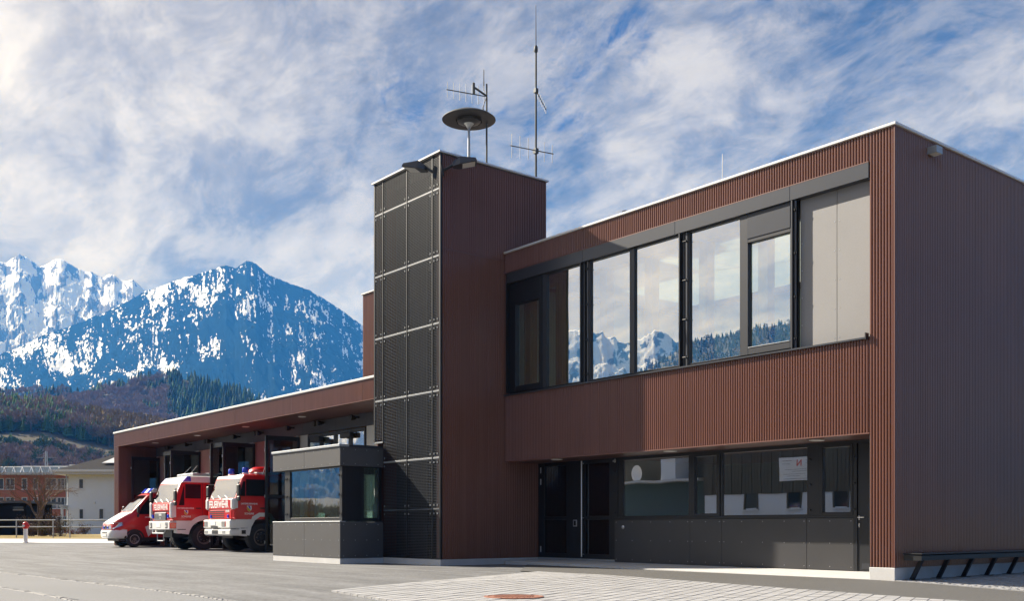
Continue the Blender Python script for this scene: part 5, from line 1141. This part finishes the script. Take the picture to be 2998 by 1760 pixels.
# ------------------------------------------------------------------ house across the road (seen mirrored in the ground floor windows)
def opposite_house():
    t = thing('opposite_house', 'timber-clad white house across the road, mirrored in the ground floor windows', 'house', (-26.2, -24, 0), 0)
    # local +y faces the fire station
    B('wall', WALLW, t, 0, 13.5, -9, 0, -.2, 2.64)
    mb = MB(); n = 66
    for k in range(n): mb.box(13.6*k/n-.04, 13.6*(k+1)/n-.055, -.02, .06+.012*(k % 3), 2.60, 6.2)
    mb.build('timber_cladding', TIMB_D, t, fix=False); B('upper_wall', TIMB_D, t, 0, 13.5, -9, -.021, 2.641, 6.2)
    mb = MB(); mb.prism([(-10, 6.1), (.9, 6.1), (-4.5, 8.6)], -.7, 14.2, 'x'); mb.build('roof', TILES, t)
    for x in (2.65, 5.25, 7.84, 10.6):
        w = sub('window', t); B('glass', WINDARK, w, x, x+.66, .005, .02, 1.88, 2.60); B('reveal', TIMB_D, w, x-.10, x-.001, .0, .05, 1.82, 2.62); B('reveal', TIMB_D, w, x+.661, x+.74, .0, .05, 1.82, 2.62); B('sill', WALLW, w, x-.16, x+.82, 0, .12, 1.76, 1.82)
    # site board
    bn = sub('banner', t); B('board', WHITE_P, bn, 4.76, 7.05, .10, .13, 3.16, 4.32)
    lettering('lettering', 'N', .42, ORANGEL, bn, (5.9, .134, 4.02), '+y', bold=.01)
    for k, (a, b, z) in enumerate(((4.95, 5.5, 4.15), (4.95, 5.4, 4.0), (6.3, 6.9, 4.15), (6.3, 6.8, 4.0), (5.1, 6.8, 3.72), (5.5, 6.7, 3.62), (4.95, 6.3, 3.48), (5.2, 6.0, 3.38), (5.0, 6.9, 3.24))): B('print_line', GREYP, bn, a, b, .131, .134, z, z+.018)
    # lower wing with a satellite dish
    B('wing_wall', TIMB_D, t, -8, -.4, -8, -1.2, -.2, 5.6); B('wing_eave', EAVE, t, -8, -.3, -1.6, .2, 3.40, 3.52); B('wing_bay', WALLW, t, -3.1, -2.0, -1.19, .1, 3.521, 5.4); B('wing_base', mat('teal_recess_shade', (.07, .10, .10), .6), t, -7.6, -.5, -1.2, -.9, 0, 3.39)  # dark teal block stands in for the shaded recess below the eave
    mb = MB(); mb.lathe([(.001, 0), (.25, .04), (.42, .13), (.48, .19), (.46, .20), (.25, .06), (.001, .02)], (-5.3, -.5, 3.95), 'y', 24); mb.tube((-5.3, -.6, 3.5), (-5.3, -.5, 3.95), .03, n=8); mb.build('satellite_dish', WHITE, t, smooth=40)
opposite_house()

# ------------------------------------------------------------------ terrain noise
def vnoise(x, y, seed=0):
    xi, yi = np.floor(x).astype(np.int64), np.floor(y).astype(np.int64); fx, fy = x-xi, y-yi
    u, v = fx*fx*(3-2*fx), fy*fy*(3-2*fy)
    def h(a, b):
        n = (a*374761393+b*668265263+seed*974634541) & 0xffffffff; n = ((n ^ (n >> 13))*1274126177) & 0xffffffff; return ((n ^ (n >> 16)) & 0xffff)/65535.0
    return (h(xi, yi)*(1-u)+h(xi+1, yi)*u)*(1-v)+(h(xi, yi+1)*(1-u)+h(xi+1, yi+1)*u)*v
def fbm(x, y, o=5, seed=0, ridged=False, gain=.5):
    a, s_, t = 1.0, 0.0, 0.0
    for k in range(o):
        n = vnoise(x*2**k+17.3*k, y*2**k-9.1*k, seed+k)
        if ridged: n = 1-abs(2*n-1)
        s_ = s_+a*n; t += a; a *= gain
    return s_/t
def mesh_np(name, V, F, m, parent=None, attr=None, smooth=False):
    me = bpy.data.meshes.new(name); V = np.asarray(V, np.float32); F = np.asarray(F, np.int32); n = F.shape[1]
    me.vertices.add(len(V)); me.vertices.foreach_set('co', V.ravel()); me.loops.add(F.size); me.loops.foreach_set('vertex_index', F.ravel())
    me.polygons.add(len(F)); me.polygons.foreach_set('loop_start', np.arange(0, F.size, n, dtype=np.int32)); me.polygons.foreach_set('loop_total', np.full(len(F), n, np.int32))
    me.update(calc_edges=True)
    for k, a in (attr or {}).items():
        at_ = me.attributes.new(k, 'FLOAT', 'POINT'); at_.data.foreach_set('value', np.asarray(a, np.float32).ravel())
    if smooth: me.polygons.foreach_set('use_smooth', np.ones(len(F), bool))
    me.materials.append(m); me.validate(); return link(name, me, parent)
def two_tone(name, c0, c1, attr, nscale, namp, rough=.9, var=None):
    """base c0, cover c1 where the cover attribute plus fine noise is high"""
    m = bpy.data.materials.new(name); m.use_nodes = True; nt = m.node_tree; b = nt.nodes['Principled BSDF']; b.inputs['Roughness'].default_value = rough; b.inputs['Specular IOR Level'].default_value = 0
    at_ = N(nt, 'ShaderNodeAttribute', attribute_name=attr); tc = N(nt, 'ShaderNodeTexCoord')
    nz = N(nt, 'ShaderNodeTexNoise', i_Scale=nscale, i_Detail=6, i_Roughness=.65); L(nt, tc.outputs['Object'], nz.inputs['Vector'])
    ad = N(nt, 'ShaderNodeMath', operation='MULTIPLY_ADD'); L(nt, nz.outputs[0], ad.inputs[0]); ad.inputs[1].default_value = namp; ad.inputs[2].default_value = -.5*namp
    a2 = N(nt, 'ShaderNodeMath', operation='ADD'); L(nt, at_.outputs['Fac'], a2.inputs[0]); L(nt, ad.outputs[0], a2.inputs[1])
    mr = N(nt, 'ShaderNodeMapRange', interpolation_type='SMOOTHSTEP'); L(nt, a2.outputs[0], mr.inputs[0]); mr.inputs[1].default_value = .45; mr.inputs[2].default_value = .56
    mx = N(nt, 'ShaderNodeMix', data_type='RGBA'); L(nt, mr.outputs[0], mx.inputs[0]); mx.inputs[7].default_value = (*c1, 1)
    nv = N(nt, 'ShaderNodeTexNoise', i_Scale=(var or (nscale*.3,))[0], i_Detail=5); L(nt, tc.outputs['Object'], nv.inputs['Vector'])
    cr = N(nt, 'ShaderNodeMix', data_type='RGBA'); L(nt, nv.outputs[0], cr.inputs[0]); cr.inputs[6].default_value = (c0[0]*.55, c0[1]*.55, c0[2]*.55, 1); cr.inputs[7].default_value = (c0[0]*1.5, c0[1]*1.5, c0[2]*1.5, 1)
    L(nt, cr.outputs[2], mx.inputs[6]); L(nt, mx.outputs[2], b.inputs['Base Color']); return m
def prof(pts):
    p = np.array(pts, float); return lambda q: np.interp(q, p[:, 0], p[:, 1])
def place(PX, D):
    """columns and depths to ground positions"""
    t = (PX-1499)/2992; return CAMP[0]+D*(FW[0]+RT[0]*t), CAMP[1]+D*(FW[1]+RT[1]*t)
def grid_faces(nr, nc):
    i = np.arange(nr*nc).reshape(nr, nc); return np.stack([i[:-1, :-1], i[:-1, 1:], i[1:, 1:], i[1:, :-1]], -1).reshape(-1, 4)

# ------------------------------------------------------------------ mountains
def zq(x, y): return (x/2.27, 700+y/2.27)
def main_peak():
    sk = [(-600, 1180), (-400, 1120), (0, 1039), (57, 1019), (123, 984), (198, 960), (308, 916), (427, 854), (476, 837), (520, 821), (586, 802), (661, 777), (687, 786), (700, 779), (722, 765), (749, 773), (784, 804), (837, 828), (903, 850), (947, 876), (991, 903), (1057, 953), (1101, 985), (1250, 1080), (1450, 1150), (1800, 1240), (2300, 1330)]
    px = np.r_[np.linspace(-600, -20, 40), np.linspace(0, 1120, 1000), np.linspace(1130, 2300, 60)]; s = np.r_[np.linspace(0, 1, 340)**.9, np.linspace(1.02, 1.5, 14)]
    PX, S = np.meshgrid(px, s); Dr = 4300+150*np.sin(PX/210); D0 = 2500
    D = D0+(Dr-D0)*S; X, Y = place(PX, D); lat = PX*1.45
    ysk = prof(sk)(PX)+ss(.97, 1.0, S)*(4*(fbm(PX/12, PX*0, 3, 5)-.5)-2.5*vnoise(PX/5, PX*0, 4))
    Zr = .9+(1545.2-ysk)*Dr/2992
    up = np.clip(S, 0, 1); H = Zr*(0.50*up+0.50*up**1.5)
    rdg = fbm(lat/420+S*1.6, S*4.0, 5, 21, True); gul = fbm(lat/110+S*.9, S*9, 4, 31, True)
    amp = np.clip(4*up*(1-up), 0, 1)
    H = H+amp*(95*(rdg-.55)+22*(gul-.5)+9*(fbm(lat/34, S*30, 3, 37)-.5)); H = np.where(S > 1, Zr*(1-(S-1)*1.3), H)
    # snow: open streaks and gullies, most of it high up and on the flank left of the summit
    wob = fbm(lat/160, S*7, 3, 3)
    st = fbm(lat/95+1.4*wob, S*9+.6*wob, 4, 44, False, .5); st2 = fbm(lat/13+1.6*wob+S*5, S*15, 4, 52, False, .68); st3 = fbm(lat/6.5, S*90, 3, 57, False, .65)
    left = ss(700, 600, PX)*ss(.72, .93, S)*.10*ss(300, 450, PX)
    low = .10*np.exp(-((PX-690)/70)**2-((S-.45)/.09)**2)+.09*np.exp(-((PX-235)/60)**2-((S-.50)/.13)**2)+.06*np.exp(-((PX-950)/90)**2-((S-.6)/.16)**2)
    bench = .15*np.exp(-((PX-735)/95)**2-((S-.40)/.018)**2)
    cov = .50+.80*(st-.5)+.80*(st2-.5)+.85*(st3-.5)-.115+.24*(up-.62)-.50*(gul-.55)-.25*(rdg-.55)+left+low+bench-.22*ss(.58, .34, S)-.5*ss(.36, .24, S)-.06*np.exp(-((PX-600)/120)**2-((S-.66)/.16)**2)
    m = two_tone('forest_and_snow', (.010, .018, .018), (.80, .80, .82), 'cover', .11, .36, var=(.02,))
    V = np.stack([X, Y, H-30*(1-up)], -1).reshape(-1, 3)
    struct(mesh_np('mountain', V, grid_faces(*PX.shape), m, attr={'cover': cov}, smooth=False))
main_peak()
def snow_range():
    sk = [(-600, 800), (-400, 745), (-120, 790), (0, 766), (18, 770), (35, 757), (57, 744), (75, 752), (97, 766), (117, 781), (132, 777), (148, 768), (163, 758), (178, 758), (189, 762), (207, 775), (230, 787), (247, 795), (269, 795), (286, 808), (302, 812), (317, 803), (335, 806), (352, 821), (370, 822), (388, 818), (410, 837), (427, 854), (480, 880), (600, 930), (800, 1000), (1200, 1100)]
    px = np.r_[np.linspace(-600, -20, 90), np.linspace(-10, 480, 420), np.linspace(490, 1200, 30)]; s = np.r_[np.linspace(0, 1, 240), np.linspace(1.02, 1.15, 6)]
    PX, S = np.meshgrid(px, s); Dr = 5500+120*np.sin(PX/160+1); D0 = 3350; D = D0+(Dr-D0)*S; X, Y = place(PX, D); lat = PX*2.4
    ysk = prof(sk)(PX)-ss(.96, 1.0, S)*4*(fbm(PX/22, PX*0, 4, 8, True)-.6); Zr = .9+(1545.2-ysk)*Dr/2992; up = np.clip(S, 0, 1)
    H = Zr*(.60*up+.40*up**1.6); amp = np.clip(4*up*(1-up), 0, 1)
    rdg = fbm(lat/330+S*2+1.3*fbm(lat/420, S*4, 3, 60), S*8+.8*fbm(lat/300, S*5, 2, 59), 6, 61, True, .55); rg2 = fbm(lat/120-S*3, S*20, 5, 67, True, .58)
    H = H+amp*(110*(rdg-.6)+75*(rg2-.55)+34*(fbm(lat/45+S*4, S*50, 4, 79, True)-.5)); H = np.where(S > 1, Zr*(1-(S-1)*1.2), H)
    w_ = fbm(lat/200, S*6, 3, 69); rock = fbm(lat/70+1.8*w_, S*15+w_, 6, 71, False, .66); crag = fbm(lat/38-S*6, S*22+lat/120, 5, 75, True, .62)
    cov = .70-1.25*(rock-.47)*ss(.40, .60, S)-.85*(crag-.62)*ss(.44, .62, S)+.35*ss(.62, .40, S)-.35*(rg2-.5)*ss(.5, .8, S)
    cov = cov-.62*ss(.30, .16, S)
    m = two_tone('rock_and_snow', (.17, .165, .17), (.84, .84, .85), 'cover', .05, .40, var=(.015,))
    V = np.stack([X, Y, H-30*(1-up)], -1).reshape(-1, 3); struct(mesh_np('snow_mountain', V, grid_faces(*PX.shape), m, attr={'cover': cov}))
snow_range()

# ------------------------------------------------------------------ forested hills with their trees
def conifer(rr, tiers=6, n=8):
    V = []; F = []
    for k in range(tiers):
        z0, z1 = .12+.82*k/tiers*.98, .12+.88*(k+1.55)/tiers; R0 = .21*(1-k/(tiers+.6)); o = len(V)
        V.append((0, 0, min(z1, 1.0)))
        for i in range(n):
            a = 2*math.pi*(i+rr.random()*.5)/n; q = R0*(1.1 if i % 2 else .66)*rr.uniform(.85, 1.15); V.append((q*math.cos(a), q*math.sin(a), z0-(.02 if i % 2 else -.015)))
        F += [(o, o+1+i, o+1+(i+1) % n) for i in range(n)]
    o = len(V); V += [(-.012, 0, 0), (.012, 0, 0), (0, .012, .5)]; F.append((o, o+1, o+2)); return np.array(V), np.array(F)
def broadleaf(rr, n=95, fine=1.0):
    V = []; F = []
    for k in range(n):
        a = rr.uniform(0, 6.283); ph = math.acos(rr.uniform(-.35, 1)); rad = rr.uniform(.55, 1.0)
        c = np.array([.30*rad*math.sin(ph)*math.cos(a), .30*rad*math.sin(ph)*math.sin(a), .60+.38*rad*math.cos(ph)])
        d = c-np.array([0, 0, .35]); d = d/np.linalg.norm(d); t = np.cross(d, [rr.uniform(-1, 1), rr.uniform(-1, 1), rr.uniform(-1, 1)]); t = t/np.linalg.norm(t)
        w, l_ = rr.uniform(.020, .05)*fine, rr.uniform(.09, .20)*(fine+1)/2; o = len(V); V += [tuple(c-t*w), tuple(c+t*w), tuple(c+d*l_)]; F.append((o, o+1, o+2))
    for k in range(2): o = len(V); V += [(-.018, 0, 0), (.018, 0, 0), (rr.uniform(-.1, .1), 0, .75)]; F.append((o, o+1, o+2))
    return np.array(V), np.array(F)
rr_ = random.Random(5)
CON = [conifer(rr_) for _ in range(6)]; BRO = [broadleaf(rr_) for _ in range(6)]; THK = [broadleaf(rr_, 520, .22) for _ in range(3)]
def forest(name, label, P, hts, kinds, mats_, seed):
    """kinds: index into mats_ per tree; conifer templates for kind 0 and 3, bare broadleaf otherwise"""
    g = np.random.default_rng(seed); acc = {}
    for (x, y, z), h, k in zip(P, hts, kinds):
        TT = CON if k in (0, 3) else THK if k == 4 else BRO; T = TT[g.integers(len(TT))]; a = g.uniform(0, 6.28); c, s_ = math.cos(a), math.sin(a); w = h*g.uniform(.85, 1.2)*(1.0 if k in (0, 3) else 1.15)
        V = T[0]*[w, w, h]; V = np.c_[V[:, 0]*c-V[:, 1]*s_+x, V[:, 0]*s_+V[:, 1]*c+y, V[:, 2]+z-.4]
        A = acc.setdefault(int(k), [[], [], 0]); A[0].append(V); A[1].append(T[1]+A[2]); A[2] += len(V)
    root = None
    for k, (Vs, Fs, n) in sorted(acc.items()):
        o = mesh_np(name if root is None else 'tree_mass', np.concatenate(Vs), np.concatenate(Fs), mats_[k], root)
        if root is None: root = tag(o, label, 'forest', kind='stuff')
        else: tag(o, kind='stuff')
FM = [mat('spruce_green', (.032, .058, .034), .9, spec=.1, var=(.05, .35)), mat('bare_beech_brown', (.26, .185, .155), .9, spec=.1, var=(.03, .25)), mat('tan_larch', (.26, .19, .10), .9, spec=.1, var=(.05, .2)), mat('pine_green', (.07, .13, .04), .9, spec=.1, var=(.05, .3)), mat('thicket_twigs', (.20, .155, .10), .9, spec=.1, var=(.3, .4)), mat('green_scrub', (.075, .125, .06), .9, spec=.1, var=(.05, .35))]
FLOORM = mat('forest_floor', (.085, .075, .05), .95, spec=.1, var=(.012, .3))
def hill(name, sk, D0, D1, px0, px1, nx, ns, seed, m, rough, back=1.25):
    px = np.linspace(px0, px1, nx); s = np.r_[np.linspace(0, 1, ns), np.linspace(1.04, back, 5)]; PX, S = np.meshgrid(px, s); D = D0+(D1-D0)*S; X, Y = place(PX, D)
    Zr = .9+(1545.2-prof(sk)(PX))*D1/2992; up = np.clip(S, 0, 1); H = Zr*(.55*up+.45*up**1.6)+rough*(fbm(X/160, Y/160, 4, seed)-.5)*np.clip(4*up*(1-up), 0, 1); H = np.where(S > 1, Zr*(1-(S-1)*1.0), H)-2
    struct(mesh_np(name, np.stack([X, Y, H], -1).reshape(-1, 3), grid_faces(*PX.shape), m, smooth=True))
    def pick(g, n, pxa, pxb, sa, sb):
        q = g.uniform(pxa, pxb, n); t = g.uniform(sa, sb, n); d = D0+(D1-D0)*t; x, y = place(q, d)
        zr = .9+(1545.2-prof(sk)(q))*D1/2992; u = np.clip(t, 0, 1); h = zr*(.55*u+.45*u**1.6)+rough*(fbm(x/160, y/160, 4, seed)-.5)*np.clip(4*u*(1-u), 0, 1)-2
        return q, t, np.c_[x, y, h]
    return pick
def near_woods():
    g = np.random.default_rng(3)
    # the rounded hill, some 2 km off
    sk = [(-900, 1190), (-300, 1160), (0, 1158), (176, 1152), (247, 1158), (286, 1150), (396, 1114), (507, 1100), (595, 1120), (705, 1150), (766, 1180), (900, 1215), (1100, 1250), (1500, 1300), (2200, 1370)]
    pk = hill('wooded_hill', sk, 760, 1320, -900, 2200, 160, 40, 91, FLOORM, 55)
    q, t, P = pk(g, 8200, -500, 1150, .10, 1.02); nz = fbm(P[:, 0]/90, P[:, 1]/90, 3, 14)
    con = ((q > 490) & (q < 800) & (t > .66)) | (nz > .55) | ((t > .94) & (q < 480) & (g.random(len(q)) < .6)); kinds = np.where(con, 0, 1); kinds = np.where((kinds == 0) & (g.random(len(q)) < .25), 3, kinds)
    forest('wooded_hillside', 'mixed spruce and bare beech wood on the rounded hill', P, g.uniform(9, 16.5, len(q))*np.where(kinds == 1, .95, 1.08), kinds, FM, 1)
    # nearer slope with a pine edge on top
    sk = [(-900, 1200), (-300, 1196), (0, 1192), (138, 1198), (230, 1228), (322, 1242), (437, 1264), (560, 1300), (800, 1350), (1200, 1400)]
    pk = hill('lower_slope', sk, 360, 690, -900, 1200, 130, 40, 93, FLOORM, 18)
    q, t, P = pk(g, 2600, -420, 700, .76, 1.02); kinds = np.where(q > 300+45*g.standard_normal(len(q)), 2, np.where(g.random(len(q)) < .78, 3, 1)); forest('pine_edge', 'row of tall pines and pale larches along the top of the lower slope', P, g.uniform(8.5, 14.5, len(q)), kinds, FM, 2)
    q, t, P = pk(g, 3600, -420, 700, .06, .62); nz = fbm(P[:, 0]/70, P[:, 1]/70, 3, 24); kinds = np.where(nz > .47, np.where(g.random(len(q)) < .15, 3, 5), np.where(g.random(len(q)) < .7, 1, 5))
    forest('lower_wood', 'scrubby mixed wood on the slope right behind the houses', P, g.uniform(4.5, 9, len(q)), kinds, FM, 3)
near_woods()
def mirrored_side():
    """the valley side behind the camera, seen mirrored in the upper windows"""
    def ridge(name, pts, R0, R1, a0, a1, na, ns, seed, m, attr=None, rough=20, jag=0.0):
        A, S = np.meshgrid(np.linspace(a0, a1, na), np.r_[np.linspace(0, 1, ns), 1.1, 1.2]); Rr = R0+(R1-R0)*S; X, Y = Rr*np.cos(np.radians(A)), Rr*np.sin(np.radians(A))
        Zr = prof(pts)(A)*R1+jag*(fbm(A*1.6, A*0, 6, seed, True)-.6)*ss(.8, 1, S); up = np.clip(S, 0, 1); H = Zr*(.4*up+.6*up**1.7)+rough*(fbm(A*.9+S, S*7, 6, seed, True)-.5+.45*(fbm(A*5+S*3, S*30, 5, seed+9, True, .6)-.5))*np.clip(4*up*(1-up), 0, 1); H = np.where(S > 1, Zr*.9, H)-3
        kw = {'attr': {'cover': attr(A, S, fbm(A*3+S*2, S*22, 6, seed+3, False, .6))}} if attr else {}
        struct(mesh_np(name, np.stack([X, Y, H], -1).reshape(-1, 3), grid_faces(*A.shape), m, **kw)); return lambda a: prof(pts)(a)*R1-3
    m = two_tone('far_rock_and_snow', (.10, .11, .13), (.82, .82, .84), 'cover', .06, .5)
    ridge('snow_mountain', [(-175, .10), (-150, .15), (-141, .178), (-138, .192), (-137.1, .199), (-136, .1925), (-134.6, .181), (-133, .19), (-128, .16), (-110, .12), (-80, .08)], 2700, 4500, -160, -110, 500, 120, 131, m, lambda A, S, n: .68-1.6*(n-.45)*ss(.3, .7, S)-.5*ss(.5, .25, S), 130, 45)
    pts = [(-178, .02), (-150, .03), (-140, .07), (-137, .10), (-134, .152), (-131.5, .178), (-129.6, .185), (-128.2, .191), (-125.6, .196), (-115, .19), (-100, .16), (-80, .11), (-60, .06)]
    f = ridge('wooded_hill', pts, 1100, 2600, -178, -60, 200, 30, 141, FLOORM, None, 50)
    g = np.random.default_rng(8); n = 9000; a = g.uniform(-146, -112, n); t = g.uniform(.3, 1.0, n)**.7; Rr = 1100+1500*t; h = prof(pts)(a)*2600*(.4*t+.6*t**1.7)-3
    forest('dark_wood', 'dark spruce wood on the hill mirrored in the upper windows', np.c_[Rr*np.cos(np.radians(a)), Rr*np.sin(np.radians(a)), h], g.uniform(11, 18, n), np.where(g.random(n) < .94, 0, 1), FM, 4)
    n = 420; a = g.uniform(-172, -138, n); Rr = g.uniform(85, 130, n); x, y = Rr*np.cos(np.radians(a))-8, Rr*np.sin(np.radians(a))-4
    forest('roadside_thicket', 'bare brown thicket across the road, mirrored in the booth window', np.c_[x, y, x*0], g.uniform(2.0, 4.6, n), np.full(n, 4), FM, 5)
mirrored_side()

# ------------------------------------------------------------------ the blue air between here and the mountains
def haze():
    m = bpy.data.materials.new('blue_haze'); m.use_nodes = True; nt = m.node_tree; nt.nodes.clear()
    out = N(nt, 'ShaderNodeOutputMaterial'); v = N(nt, 'ShaderNodeVolumePrincipled'); v.inputs['Color'].default_value = HAZE_COLOR; v.inputs['Density'].default_value = HAZE_DENSITY
    v.inputs['Absorption Color'].default_value = (1, 1, 1, 1); v.inputs['Anisotropy'].default_value = 0.0; L(nt, v.outputs[0], out.inputs['Volume'])
    tag(B('haze', m, None, -7300, 3000, -5800, 4900, -40, 1560), kind='stuff')
HAZE_COLOR, HAZE_DENSITY = (0.05, 0.30, 1.0, 1), 1.5e-4
haze()
